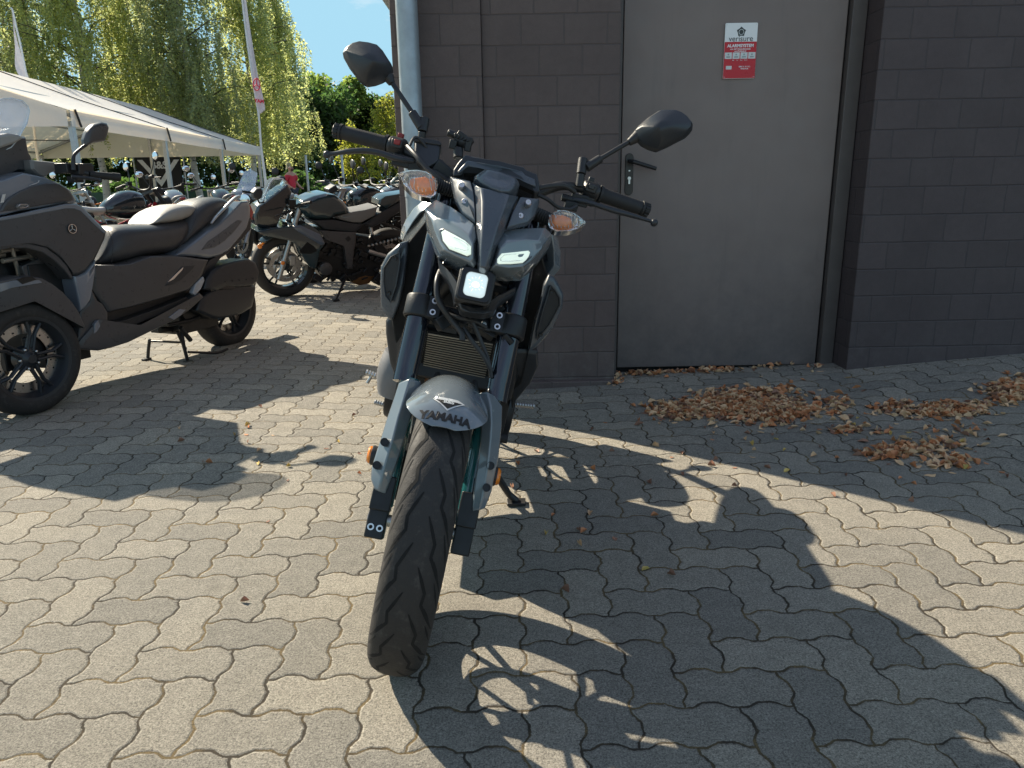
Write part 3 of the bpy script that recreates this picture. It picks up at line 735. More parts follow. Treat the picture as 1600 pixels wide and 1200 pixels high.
mb=MB(); mb.pillow([PM@p for p in rsq(.0230,.0260,.011,.004)],VB*.012,.008,.5,4); H(mb,'lamp_lens',mat('lit_projector_lens',(.40,.45,.46),.08,coat=1,emit=(.74,.90,.93),es=.36,var=.02),lp_)
M_hot=mat('lit_lamp_core',(.9,.95,.95),.1,emit=(.9,1,1),es=.60)
mb=MB()
for k in range(12):
    a=2*pi*k/12+.2; r1=.012; r2=.014+.002*(k%3)
    mb.tube([PM@Vector((r1*cos(a),.013,r1*sin(a))),PM@Vector((r2*cos(a),.0128,r2*sin(a)))],[.0003,.0004],5)
mb.ball(PM@Vector((0,.0115,-.004)),.0085,sc=(1,.30,1)); H(mb,'lamp_facet',M_hot,lp_)
mb=MB()
for k in range(5): mb.box(PM@Vector((-.026+.0075*k,-.012,.046)),(.003,.03,.016),rot=PM.to_3x3())
mb.box(PM@Vector((.012,-.008,.044)),(.04,.03,.004),rot=PM.to_3x3()); H(mb,'cooling_fin',M_cast,lp_)
mb=MB(); mb.slab(poly([(716,470,.12),(729,477,.135),(744,480,.14),(757,478,.135),(768,470,.12),(775,462,.10),(806,447,.05),(806,455,.05),(780,472,.09),(772,488,.10),(757,490,.12),(735,488,.13),(720,484,.12)]),VB*.05)
mb.slab(poly([(684,400,.07),(688,410,.09),(704,425,.11),(716,440,.12),(716,470,.12),(710,476,.11),(706,450,.10),(697,435,.09),(688,425,.08)]),VB*.035)
H(mb,'lamp_bracket',M_sat,bevel=.004)
# small lit gap details: brake hoses, cables
mb=MB(); mb.tube([hp(688,424,.05),hp(683,440,.07),hp(684,465,.075),hp(694,485,.07),hp(705,500,.06),hp(721,520,.06),hp(722,532,.06)],.0066,12,smooth=5); H(mb,'brake_hose',M_hose)
mb=MB(); mb.tube([hp(724,512,.05),hp(735,530,.05),hp(755,556,.04),hp(768,580,.03)],.0055,10,smooth=5); H(mb,'brake_hose',M_hose)
mb=MB(); mb.tube([hp(737,500,.05),hp(748,525,.04),hp(762,560,.03),hp(768,590,.02)],.0048,10,smooth=5); H(mb,'brake_hose',M_hose)
mb=MB(); mb.tube([hp(700,490,.05),hp(722,498,.06),hp(742,502,.05),hp(760,512,.04)],.0045,10,smooth=5); H(mb,'brake_hose',M_hose)
mb=MB(); mb.tube([hp(716,480,.02),hp(735,505,.04),hp(760,515,.03),hp(790,520,0)],.004,10,smooth=5); H(mb,'brake_hose',M_hose)
mb=MB(); mb.tube([hp(828,300,.02),hp(850,292,.02),hp(880,290,.0),hp(898,300,-.02)],.006,10,smooth=6); H(mb,'brake_hose',M_hose)
mb=MB(); mb.tube([hp(836,302,.02),hp(856,312,.02),hp(872,324,.0),hp(890,327,-.01),hp(900,322,-.02)],.0045,10,smooth=6); H(mb,'brake_hose',M_hose)
mb=MB(); mb.tube([hp(637,229,.0),hp(650,243,.03),hp(668,264,.04),hp(690,285,.03),hp(712,330,-.03),hp(700,400,-.05)],.0058,10,smooth=6); H(mb,'brake_hose',M_hose)
mb=MB(); mb.tube([hp(660,262,-.02),hp(690,275,-.02),hp(705,300,-.03),hp(700,370,-.05)],.005,10,smooth=6); H(mb,'brake_hose',M_hose)
mb=MB(); mb.tube([hp(640,228,0),hp(648,215,-.01),hp(660,222,-.02),hp(690,262,-.04)],.0035,10,smooth=6); H(mb,'brake_hose',M_hose)

mb=MB()
rnd=random.Random(3)
for i in range(46):
    x=rnd.uniform(690,812); y=rnd.uniform(425,520)+ (x-740)*.22; v=rnd.uniform(-.05,.035)
    s=rnd.uniform(.008,.026); mb.box(hp(x,y,v),(s*rnd.uniform(.6,1.8),s,s*rnd.uniform(.4,1.2)),rot=Matrix.Rotation(rnd.uniform(-1,1),3,'Y')@Matrix.Rotation(rnd.uniform(-1,1),3,'X'))
H(mb,'wiring_block',M_cast,bevel=.0015)
mb=MB(); mb.tube([hp(684,402,.06),hp(700,396,.05),hp(712,405,.03)],.0022,8,smooth=4); mb.tube([hp(690,415,.07),hp(702,398,.06)],.0018,8); H(mb,'stay_wire',M_steel)
# ---- turn signals
for pts,st,core in (([(622,272),(636,268),(651,267.5),(667,270),(677,276),(684,286),(681,300),(673,306),(658,303),(643,297),(630,284)],[(678,288),(712,300)],[(640,276),(664,274),(675,280),(677,296),(668,300),(650,294)]),
               ([(857,345),(860,335),(868,330),(880,330),(898,336),(910,344),(916,349),(906,354),(890,358),(872,358),(861,354)],[(860,344),(828,330)],[(863,343),(867,335),(878,334),(893,340),(900,347),(890,353),(872,354),(864,350)])):
    mb=MB(); a=poly(pts,.07); mb.pillow(a,VB*.012,.022,.45,5); sg=H(mb,'turn_signal',M_glass,bevel=.001)
    mb=MB(); c=sum(a,Vector())/len(a); mb.pillow([c+(p-c)*.98+VB*.0135 for p in a],VB*.030,.0,.9,2); H(mb,'signal_housing',M_chrome,sg,bevel=.004)
    cm=(sum(p[0] for p in core)/len(core),sum(p[1] for p in core)/len(core)); core=[(cm[0]+(p[0]-cm[0])*.82,cm[1]+(p[1]-cm[1])*.74) for p in core]; mb=MB(); q=poly(core,.068); mb.pillow([p+VB*.008 for p in q],VB*.006,.010,.4,4); H(mb,'bulb_lens',M_orange,sg)
    mb=MB()
    for k in range(9):
        t=(k+.5)/9; x0=min(p[0] for p in core); x1=max(p[0] for p in core); xx=x0-8+(x1-x0+18)*t; yy=sum(p[1] for p in core)/len(core)
        mb.tube([hp(xx-2,yy-9,.069)+VB*.001,hp(xx+1,yy+9,.069)+VB*.001],.0008,4)
    H(mb,'lens_rib',mat('frosted_rib',(.75,.75,.74),.3,trans=.3),sg)
    mb=MB(); p0,p1=hp(*st[0],.045),hp(*st[1],.03); n=9
    mb.tube([p0.lerp(p1,i/(2*n)) for i in range(2*n+1)],[.0165 if i%2 else .0138 for i in range(2*n+1)],18); H(mb,'signal_stem',M_rub,sg)
# ---- handlebar, grips, levers, mirrors
mb=MB(); GA,GB=hp(524,204,-.09),hp(604,225,-.075); GC,GD=hp(1012,329,-.09),hp(938,304,-.075)
CL,CR=fk(-.07,-.02,.80),fk(.07,-.02,.80)
mb.tube([GA,GB,hp(650,245,-.06),hp(700,285,-.03),CL,CR,hp(880,290,-.04),GD,GC],.0112,16,smooth=6); hb=H(mb,'handlebar',M_black)
for (a,b,e) in ((GA,GB,0),(GC,GD,1)):
    d=(b-a); L=d.length; u=d/L; n=14
    mb=MB(); pp=[a+u*(.018+ (L-.018)*i/(2*n)) for i in range(2*n+1)]
    mb.tube(pp,[(.0172 if i%2 else .0166)+.0012*(i/(2*n)) for i in range(2*n+1)],24); mb.tube([a+u*.012,a+u*.018],.0195,24); mb.tube([b-u*.003,b+u*.004],.0225,24); g=H(mb,'grip',M_rub,hb)
    mb=MB(); mb.tube([a-u*.004,a-u*.002,a+u*.011],[.012,.0165,.0165],24)
    for k in range(12):
        q=2*pi*k/12; w=u.orthogonal().normalized(); w2=u.cross(w); mb.box(a+u*.004+(w*cos(q)+w2*sin(q))*.0163,(.004,.004,.012),rot=u.to_track_quat('Z','Y').to_matrix())
    H(mb,'bar_end',M_cast,g,bevel=.0012)
    # switch housing
    mb=MB(); c=b+u*.030; RQ=u.to_track_quat('Z','Y').to_matrix()
    mb.tube([b+u*.004,b+u*.010,b+u*.044,b+u*.050],[.020,.0265,.0265,.021],18,flat=.85); mb.box(c+Vector((0,0,-.014)),(.038,.042,.036),rot=RQ); mb.box(c+Vector((0,-.018,.006)),(.022,.022,.030),rot=RQ)
    sw=H(mb,'switch_housing',M_black,hb,bevel=.005)
    mb=MB(); mb.box(c+Vector((0,-.026,.010)),(.012,.012,.016),rot=RQ); mb.box(c+Vector((0,.012,.026)),(.012,.014,.014),rot=RQ); H(mb,'switch_button',mat('dark_red_button',(.25,.02,.02),.4) if e==0 else M_sat,sw,bevel=.002)
mb=MB(); mb.tube([hp(512,241,-.035),hp(522,240,-.035),hp(545,236.5,-.03),hp(570,235.5,-.028),(hp(594,239,-.03)),hp(618,247,-.035),hp(646,252,-.045)],[.0075,.0062,.0088,.0096,.0094,.0088,.010],14,smooth=4,flat=.75); mb.ball(hp(511,241.5,-.035),.0092)
lv=H(mb,'brake_lever',M_sat,hb); 
mb=MB(); mb.tube([hp(1022,347,-.035),hp(1010,343.5,-.035),hp(985,336,-.03),hp(962,330,-.028),(hp(940,323,-.03)),hp(918,316,-.035),hp(896,312,-.045)],[.0060,.006,.0080,.0088,.0085,.0080,.010],14,smooth=4,flat=.75); mb.ball(hp(1022,348,-.035),.0095)
H(mb,'clutch_lever',M_sat,hb)
mb=MB(); a,b=hp(877,308,-.045),hp(901,314,-.045); mb.tube([a.lerp(b,i/12) for i in range(13)],[.0105 if i%2 else .0075 for i in range(13)],14); mb.box(hp(892,322,-.05),(.032,.03,.022)); mb.box(hp(905,313,-.055),(.04,.036,.028)); H(mb,'clutch_perch',M_cast,hb,bevel=.003)
mb=MB(); mb.slab(poly([(648,220,-.03),(652,215,-.03),(684,221,-.02),(688,225,-.02),(685,252,-.015),(668,262,-.015),(650,252,-.02),(647,240,-.025)]),VB*.04); rs_=H(mb,'fluid_reservoir',M_sat,hb,bevel=.005,seg=3)
mb=MB(); mb.slab(poly([(646,218,-.025),(651,213,-.025),(686,219.5,-.015),(690,224,-.015),(688.5,227,-.015),(648,221,-.025)]),VB*.05); H(mb,'reservoir_lid',M_black,rs_,bevel=.002)
mb=MB(); mb.box(hp(628,252,-.06),(.045,.034,.028)); mb.box(hp(655,262,-.06),(.05,.035,.025)); mb.box(hp(690,272,-.045),(.05,.045,.05),rot=Matrix.Rotation(.5,3,'Y')); H(mb,'brake_perch',M_cast,hb,bevel=.004)
# mirrors: faceted dark housings, glass on the far side, jointed stalks
def mirror(outline,peak,stalk,block,v0,sock,gl):
    ctr=(sum(p[0] for p in outline)/len(outline),sum(p[1] for p in outline)/len(outline))
    ring=poly(outline,v0); n=len(ring); c=sum(ring,Vector())/n; pk=hp(*peak,v0+.042)
    mid=[]
    for p,(x,y) in zip(ring,outline):
        q=c.lerp(p,.86)-VB*.016; mid.append(q)
    mid2=[(pk*.62+m*.38)-VB*.006 for m in mid]
    back=[p+VB*.020 for p in ring]; bk2=[c.lerp(p,.94)+VB*.026 for p in ring]
    mb=MB(); vs=back+ring+mid+mid2+[pk-VB*.004]; fs=[]
    for a in range(3):
        for i in range(n): fs.append((a*n+i,a*n+(i+1)%n,(a+1)*n+(i+1)%n,(a+1)*n+i))
    for i in range(n): fs.append((3*n+i,3*n+(i+1)%n,4*n))
    fs.append(tuple(reversed(range(n))))
    mb.add(vs,fs); mo=H(mb,'mirror',M_sat,hb,bevel=.002,ang=24)
    mb=MB(); mb.slab([c.lerp(p,.9)+VB*.0205 for p in ring],VB*.002); H(mb,'mirror_glass',M_mirror,mo)
    mb=MB(); mb.tube([hp(*sock[0],v0-.012),hp(*sock[1],v0-.012),hp(*sock[2],v0-.014)],[.0165,.013,.0085],16); mb.tube([hp(*stalk[0],v0-.014),hp(*stalk[1],-.03)],.0058,14)
    mb.tube([hp(*stalk[1],-.03),hp(*block[0],-.03)],[.0105,.0115],16); mb.tube([hp(*block[1],-.03),hp(*block[2],-.032)],.0118,16); mb.tube([hp(*block[2],-.032),hp(*block[3],-.04)],.0098,14)
    H(mb,'mirror_stalk',M_black,mo,bevel=.001)
mirror([(535,83),(539,75),(548,69),(560,66),(576,68),(591,72),(598,79),(605,90),(611,99),(614,106),(612,112),(606,119),(597,124),(586,128),(573,130),(565,126),(557,117),(545,101)],(583,97),[(611,127),(644,176)],[(659,200),(664,185),(660,206),(658,220)],-.02,[(600,113),(608,122),(612,131)],0)
mirror([(993,203),(998,196),(1012,184),(1029,173),(1043,172.5),(1056,173),(1066,177),(1075,184),(1083,194),(1082,203),(1074,211),(1060,218),(1045,226),(1028,233),(1015,229),(1004,223),(996,214)],(1030,200),[(984,221),(938,248)],[(916,262),(911,248),(908,272),(905,292)],-.02,[(1000,210),(992,216),(982,223)],0)
# phone holder behind the instrument
mb=MB(); mb.tube([hp(716,248,-.10),hp(716,232,-.10)],.0125,14); mb.ball(hp(722,222,-.10),.016); mb.box(hp(725,219,-.10),(.045,.03,.026),rot=Matrix.Rotation(.4,3,'Y')); mb.tube([hp(700,207,-.10),hp(720,215,-.10)],[.0105,.009],12); mb.box(hp(732,226,-.10),(.016,.03,.035)); mb.box(hp(708,226,-.10),(.018,.025,.022))
for k in range(5): mb.box(hp(712+5*k,212+2*k,-.095),(.006,.03,.012),rot=Matrix.Rotation(.3*k,3,'Y'))
H(mb,'phone_holder',M_black,hb,bevel=.003)
# ---- body: tank shrouds, air scoops, radiator, engine, frame, tail
def bpoly(pts,y=None): return [bp(p[0],p[1],(p[2] if len(p)>2 else y)) for p in pts]
BK=Vector((0,1,0))
mb=MB()  # tank: lofted
def ring(y,hw,z0,z1,n=20,p=2.6,cx=0):
    o=[]
    for i in range(n):
        a=2*pi*i/n; c,s=cos(a),sin(a)
        o.append(Vector((cx+hw*(abs(c)**(2/p))*(1 if c>0 else -1),y,(z0+z1)/2+(z1-z0)/2*(abs(s)**(2/p))*(1 if s>0 else -1))))
    return o
def loft(mb,rings,mi=None):
    n=len(rings[0]); vs=sum(rings,[]); fs=[]
    for a in range(len(rings)-1):
        for i in range(n): fs.append((a*n+i,a*n+(i+1)%n,(a+1)*n+(i+1)%n,(a+1)*n+i))
    fs += [tuple(reversed(range(n))),tuple(range((len(rings)-1)*n,len(rings)*n))]
    return mb.add(vs,fs,mi)
loft(mb,[ring(.46,.10,.76,.90),ring(.52,.15,.70,.965),ring(.62,.165,.68,.985),ring(.74,.155,.68,.965),ring(.84,.12,.70,.90),ring(.88,.10,.72,.85)])
H(mb,'fuel_tank',M_gloss,sub=1)
mb=MB(); loft(mb,[ring(.84,.11,.76,.85),ring(.95,.14,.76,.835),ring(1.10,.13,.78,.845),ring(1.16,.11,.80,.87)]); H(mb,'rider_seat',M_rub,sub=1)
mb=MB(); loft(mb,[ring(1.15,.10,.82,.90),ring(1.28,.10,.84,.915),ring(1.44,.07,.86,.92)]); H(mb,'passenger_seat',M_rub,sub=1)
mb=MB(); loft(mb,[ring(1.0,.12,.70,.80),ring(1.2,.11,.74,.86),ring(1.45,.08,.80,.88),ring(1.58,.04,.84,.88)]); H(mb,'tail_cowl',M_gloss,sub=1)
mb=MB(); mb.tube([(0,1.45,.82),(0,1.58,.72),(0,1.64,.58)],[.02,.02,.02],8); mb.box((0,1.66,.56),(.19,.012,.20),rot=Matrix.Rotation(.25,3,'X')); lh=H(mb,'plate_holder',M_black,bevel=.003)
mb=MB()
for s in (-1,1): mb.tube([(s*.02,1.58,.70),(s*.09,1.59,.70)],.009,10); mb.ball((s*.13,1.59,.70),.03,sc=(1.5,.7,.8))
H(mb,'rear_signal',M_black,lh)
rwe=sub_empty('rear_wheel',hero); wheel(Matrix.Translation((0,1.40,.30)),.300,.17,M_teal,M_tyre,rwe,groove=False)
mb=MB()
for s in (-1,1): mb.box((s*.11,1.14,.36),(.03,.56,.06),rot=Matrix.Rotation(-.12,3,'X'))
H(mb,'swingarm',M_cast,bevel=.01)
mb=MB()
for s in (-1,1):
    mb.tube([(s*.03,.36,.86),(s*.13,.50,.76),(s*.15,.75,.66),(s*.11,1.0,.55),(s*.10,1.0,.36)],.022,12,smooth=4); mb.tube([(s*.05,.38,.80),(s*.14,.48,.62),(s*.15,.62,.48),(s*.12,.9,.36)],.017,12,smooth=4)
mb.tube([(0,.335,.70),(0,.30,.79),(0,.38,.93)],.035,14)
H(mb,'frame',M_black)
mb=MB(); mb.box((0,.70,.38),(.32,.36,.28)); mb.box((0,.60,.57),(.26,.26,.22),rot=Matrix.Rotation(-.3,3,'X')); mb.lathe([(0,-.20),(.085,-.20),(.10,-.17),(.10,.17),(.085,.19),(0,.19)],Matrix.Translation((0,.76,.36)),30)
mb.box((0,.60,.20),(.20,.40,.08)); mb.tube([(.05,.47,.52),(.05,.42,.40),(.04,.46,.24),(.02,.6,.17)],.021,12,smooth=4); mb.tube([(-.05,.47,.52),(-.05,.42,.40),(-.04,.46,.24),(-.02,.6,.17)],.021,12,smooth=4)
mb.box((0,.86,.60),(.22,.40,.24)); mb.box((0,.55,.70),(.24,.22,.24)); mb.box((0,1.02,.46),(.20,.22,.22)); H(mb,'engine',M_cast,bevel=.012)
mb=MB(); mb.slab([(-.13,.74,.70),(-.13,1.12,.80),(-.13,1.10,.62),(-.13,.92,.48),(-.13,.74,.52)],(.26,0,0)); H(mb,'side_cover',M_sat,bevel=.01)
mb=MB(); loft(mb,[ring(1.22,.085,.58,.66),ring(1.40,.09,.615,.68),ring(1.60,.08,.54,.63)]); H(mb,'rear_fender',M_sat,sub=1)
# radiator with its fins
ra=[bp(669,521,.40),bp(770,538,.40),bp(757,593,.46),bp(661,573,.46)]
mb=MB(); ctr=sum(ra,Vector())/4; big=[ctr+(p-ctr)*1.16 for p in ra]; mb.slab(big,(0,.04,0)); rad=H(mb,'radiator',M_gap,bevel=.003)
mb=MB(); NF=15
for k in range(NF+1):
    t=k/NF; a=ra[0].lerp(ra[3],t)-BK*.004; b=ra[1].lerp(ra[2],t)-BK*.004; mb.tube([a,b],.0013 if 0<k<NF else .0022,5)
H(mb,'radiator_fin',M_rad,rad)
mb=MB(); core=[p-BK*.001 for p in ra]; mb.slab(core,(0,.01,0)); H(mb,'radiator_core',mat('dark_radiator_core',(.022,.02,.017),.6),rad)
mb=MB(); mb.box(bp(700,508,.39),(.05,.04,.03)); mb.tube([bp(770,500,.38),bp(800,560,.40),bp(790,620,.44)],.016,12,smooth=4); H(mb,'radiator_hose',M_hose,rad)
mb=MB(); mb.box(bp(710,598,.50),(.16,.05,.05)); H(mb,'engine_cover',mat('rusty_exhaust_brown',(.12,.055,.025),.6,metal=.4,var=.4,vscale=30),bevel=.01)
# horn on the viewer's right
mb=MB(); c=bp(828,462,.40); MM=Matrix.Translation(c)@Matrix.Rotation(pi/2,4,'Z'); mb.lathe([(0,-.004),(.018,-.004),(.018,.0),(.034,.006),(.040,.0),(.042,-.004),(.042,.03),(0,.03)],MM,36); hn=H(mb,'horn',M_cast)
# shrouds
def shell(name,pts,vec,bul,m,par=None,inset=.7,bevel=.003,rings=3): 
    mb=MB(); mb.pillow(bpoly(pts),vec,bul,inset,rings); return H(mb,name,m,par,bevel=bevel)
ts=[]
mb=MB(); L=[(624,374,.50),(627,358,.49),(634,342,.48),(646,325,.47),(660,314,.46),(679,308,.44)]; Lm=[(629,377,.46),(636,362,.45),(646,346,.44),(656,333,.43),(667,326,.42),(684,322,.41)]; Li=[(637,377,.50),(645,362,.49),(655,346,.47),(663,334,.46),(672,332,.45),(690,330,.44)]
n=6; fs=[]
for a in range(2):
    for i in range(n-1): fs.append((a*n+i,(a+1)*n+i,(a+1)*n+i+1,a*n+i+1))
mb.slab(bpoly(L)+bpoly(Lm)+bpoly(Li),(.01,.10,0),faces=fs); tl=H(mb,'tank_shroud',M_gloss,bevel=.004,seg=3)
mb=MB(); L=[(872,372,.50),(876,395,.50),(876,420,.50),(862,436,.50)]; Lm=[(862,362,.44),(866,390,.45),(866,415,.46),(855,430,.47)]; Li=[(842,360,.46),(852,385,.47),(856,408,.48),(850,425,.49)]
n=4; fs=[]
for a in range(2):
    for i in range(n-1): fs.append((a*n+i,(a+1)*n+i,(a+1)*n+i+1,a*n+i+1))
mb.slab(bpoly(L)+bpoly(Lm)+bpoly(Li),(-.01,.10,0),faces=fs); tr_=H(mb,'tank_shroud',M_gloss,bevel=.004,seg=3)
# air scoops with mesh inserts
for out_,ins,scr in (([(595,416,.36),(606,396,.355),(625,380,.35),(637,377,.36),(636,400,.35),(631,440,.34),(624,475,.34),(613,501,.35),(608,499,.35),(595,480,.36),(594,448,.36)],
                [(601,418,.35),(612,401,.345),(625,394,.34),(626,410,.335),(620,445,.333),(611,471,.34),(603,461,.345),(600,440,.35)],((618,403,.34),(608,457,.342))),
               ([(850,444,.34),(858,429,.35),(865,432,.355),(873,444,.36),(880,459,.36),(879,480,.36),(862,516,.355),(838,543,.35),(826,549,.345),(836,500,.34),(843,475,.34)],
                [(860,445,.345),(867,453,.35),(874,465,.35),(874,476,.35),(858,506,.345),(839,530,.34),(840,515,.337),(848,484,.335)],((862,455,.342),(845,522,.338)))):
    mb=MB(); mb.pillow(bpoly(out_),BK*.05,.008,.82,2); sc_=H(mb,'air_scoop',M_cowl,bevel=.003)
    mb=MB(); p=[q-BK*.0085 for q in bpoly(ins)]; mb.slab(p,BK*.01); ms=H(mb,'scoop_mesh',mat('scoop_mesh_black',(.012,.012,.013),.55,bmp=.9,bscale=420),sc_)
    mb=MB(); mb.tube(p+[p[0]],.0022,6); H(mb,'mesh_rim',M_sat,sc_)
    mb=MB()
    for s in scr:
        MM=Matrix.Translation(bp(s[0],s[1],s[2])-BK*.011)@Matrix.Rotation(pi/2,4,'Z'); mb.lathe([(0,0),(.002,0),(.0045,-.001),(.0045,.004)],MM,14)
    H(mb,'scoop_screw',M_cast,sc_)
# inner dark side panels and belly panels
mb=MB(); mb.slab(bpoly([(637,380,.37),(665,345,.40),(680,385,.38),(668,440,.37),(652,500,.37),(640,560,.40),(628,600,.45),(612,500,.37),(624,475,.35)]),BK*.12)
mb.slab(bpoly([(842,380,.42),(856,430,.37),(843,475,.35),(826,549,.36),(815,600,.42),(790,620,.46),(800,530,.38),(812,450,.37),(825,425,.40)]),BK*.12)
H(mb,'inner_panel',M_gap,bevel=.004)
for pts in ([(612,487,.40),(622,483,.39),(634,500,.38),(640,540,.39),(632,585,.42),(624,604,.46),(610,570,.44),(603,520,.41),(603,500,.40)],
            [(806,545,.38),(822,545,.38),(840,548,.39),(842,570,.41),(828,600,.44),(806,626,.48),(800,640,.50),(796,600,.44)]):
    shell('lower_panel',pts,BK*.10,.012,M_sat,inset=.6)
# ribbed clutch cover on the viewer's left
mb=MB(); c=bp(611,580,.64)
MM=Matrix.Translation(c+Vector((.02,0,-.0)))
pr=[(0,-.07)]
for k in range(25): pr+= [(.058+.012*sin(pi*k/24)-(.0014 if k%2 else 0),-.065+.0055*k)]
pr+=[(0,.07)]
mb.lathe(pr,Matrix.Translation(c+Vector((.03,0,.0)))@Matrix.Rotation(pi/2,4,'Y'),30); H(mb,'silencer_cover',mat('ribbed_grey_cover',(.17,.17,.175),.5,metal=.2,var=.2))
# foot pegs, levers
for (a,b,y) in (((572,581),(622,600),.72),((585,628),(628,640),.98),((835,635),(785,630),.95)):
    mb=MB(); p,q=bp(*a,y),bp(*b,y); n=12; mb.tube([p.lerp(q,i/(2*n)) for i in range(2*n+1)],[.0095 if i%2 else .0078 for i in range(2*n+1)],12)
    if y<.8: mb.tube([bp(574,598,.72),bp(582,584,.72),bp(600,588,.72)],.0055,8)
    H(mb,'foot_peg',M_alu)
# round orange reflectors beside the rear of the guards
for (x,y,v) in ((577,710,-.01),(779,745,-.01)):
    sgn=-1 if x<700 else 1
    MM=Matrix.Translation(hp(x,y,v)-Vector((sgn*.004,0,0)))@FKM.to_3x3().to_4x4()@(Matrix.Rotation(pi,4,'Z') if sgn>0 else Matrix.Identity(4))
    mb=MB(); mb.lathe([(0,-.007),(.016,-.007),(.0195,-.003),(.0195,.002)],MM,26); rf=H(mb,'side_reflector',M_orr)
    mb=MB(); mb.lathe([(.0,.001),(.021,.001),(.022,.004),(.02,.016),(0,.016)],MM,26); H(mb,'reflector_backing',M_black,rf)
# side stand down on the viewer's right
iM=MH.inverted(); ft=iM@gnd(806,788,.0)
mb=MB(); mb.tube([Vector((.10,.66,.27)),ft+Vector((-.03,.0,.03)),ft+Vector((0,0,.012))],[.013,.011,.012],12); mb.box(ft+Vector((0,0,.008)),(.06,.045,.010),rot=Matrix.Rotation(-HP[3],3,'Y')); H(mb,'side_stand',M_black,bevel=.002)
mb=MB(); mb.tube([bp(780,684,.30),bp(793,686,.30)],.012,12); mb.tube([bp(762,684,.32),bp(780,684,.30)],.009,10); H(mb,'frame_slider',M_rub)
# ------------------------------------------------------------------ the large dark scooter on the left
M_mattgrey=mat('matt_dark_grey_panel',(.060,.058,.060),.31,var=.07,bmp=.12,bscale=1500)
M_tri=mat('dark_grey_gloss_paint',(.150,.170,.200),.18,coat=1,var=.04)
M_vinyl=mat('black_seat_vinyl',(.048,.048,.052),.42,var=.12,bmp=.5,bscale=700)
M_vinyl2=mat('pale_seat_vinyl',(.30,.29,.275),.6,var=.08,bmp=.4,bscale=600)
SF=Vector((-2.25,3.3,0)); SA=Vector((.36,.933,0)).normalized(); SN=Vector((.933,-.36,0)).normalized()
MS=frame(SF,SA,(0,0,1)); # x along to the rear, y up, z = SA x up
MS=Matrix(((SA.x,SN.x,0,SF.x),(SA.y,SN.y,0,SF.y),(0,0,1,0),(0,0,0,1)))      # local: x rearward, y out to the near side, z up
scoot=thing('scooter','big dark grey three-wheeled scooter with a windscreen, parked at the left edge','scooter',MS)
def sp(px,py,n): return onplane(px,py,MS,1,n)
def S(mb,name,m,par=None,**k): return mb.build(name,m,par or scoot,**k)
def spoly(pts,n=0): return [sp(p[0],p[1],p[2] if len(p)>2 else n) for p in pts]
CN=-.235
def panel(name,pts,n0,m,far=None,bul=.012,par=None,bevel=.008,inset=.8,rings=2):
    """body panel on the near side, carried through to the far side of the scooter"""
    a=spoly(pts,n0); far=-(n0-CN)*2 if far is None else far
    mb=MB(); mb.pillow(a,Vector((0,far,0)),bul,inset,rings); return S(mb,name,m,par,bevel=bevel,seg=3)
def swheel(name,x,y,z,r,w,rimr,ns=5,mr=None):
    e=sub_empty(name,scoot); M=Matrix.Translation((x,y,z))@Matrix.Rotation(pi/2,4,'Z')
    prof=[]
    for i in range(17):
        a=-1+2*i/16; prof.append((r-(r-rimr-.008)*(1-cos(a*pi/2))**1.4*.8, w/2*sin(a*pi/2)))
    prof += [(rimr+.004,w*.46),(rimr-.004,w*.40),(rimr-.004,-w*.40),(rimr+.004,-w*.46)]
    mb=MB(); mb.lathe(prof,M,90,closed=True)
    for k in range(40):      # tread sipes on the shoulders
        for s in (-1,1):
            a=2*pi*k/40+(.08 if s>0 else 0); vs=[]
            for (da,q) in ((-.008,.38),(.008,.38),(.045,.80),(.030,.80)):
                rr=r-(r-rimr-.008)*(1-cos(q*pi/2))**1.4*.8+.0008; vs.append(M@Vector((s*w/2*sin(q*pi/2),-rr*sin(a+da),rr*cos(a+da))))
            mb.add(vs,[(0,1,2,3)],1)
    mb.build('tyre',[M_tyre,M_groove],e)
    mb=MB(); mb.lathe([(rimr+.004,-w*.46),(rimr+.006,-w*.42),(rimr-.006,-w*.36),(rimr-.02,-w*.1),(rimr-.022,w*.1),(rimr-.006,w*.36),(rimr+.006,w*.42),(rimr+.004,w*.46),(rimr-.010,w*.44),(rimr-.030,w*.1),(rimr-.030,-w*.1),(rimr-.010,-w*.44)],M,80,closed=True)
    rim=mb.build('rim',mr or M_sat,e)
    mb=MB()
    for k in range(ns):
        a=2*pi*k/ns+.3
        for s in (-1,1):
            p0=M@Vector((-.0+w*.20,-.040*sin(a+s*.35),.040*cos(a+s*.35))); p1=M@Vector((w*.24,-(rimr*.62)*sin(a+s*.10),(rimr*.62)*cos(a+s*.10))); p2=M@Vector((w*.20,-(rimr-.014)*sin(a+s*.20),(rimr-.014)*cos(a+s*.20)))
            mb.tube([p0,p1,p2],[.013,.011,.013],8,flat=.7)
    mb.lathe([(0,w*.42),(.020,w*.42),(.030,w*.30),(.055,w*.22),(.058,-w*.1),(0,-w*.1)],M,32)
    mb.build('spoke',mr or M_sat,rim)
    mb=MB()
    for k in range(ns):
        a=2*pi*k/ns+.3+pi/ns; c=M@Vector((w*.27,-.046*sin(a),.046*cos(a))); mb.ball(c,.0075,seg=10,ring=6)
    mb.build('wheel_bolt',M_steel,rim)
    mb=MB(); mb.lathe([(rimr*.60,-.004),(rimr*.86,-.004),(rimr*.86,0.0),(rimr*.60,0.0)],M,60,closed=True)
    for k in range(24):
        a=2*pi*k/24; q=rimr*(.67 if k%2 else .78); mb.ball(M@Vector((.0005,-q*sin(a),q*cos(a))),.0048,1,8,4,sc=(1,.4,1))
    mb.build('brake_disc',[M_disc,M_gap],e)
    return e
swheel('front_wheel',0.018,0.0,.262,.262,.12,.190)
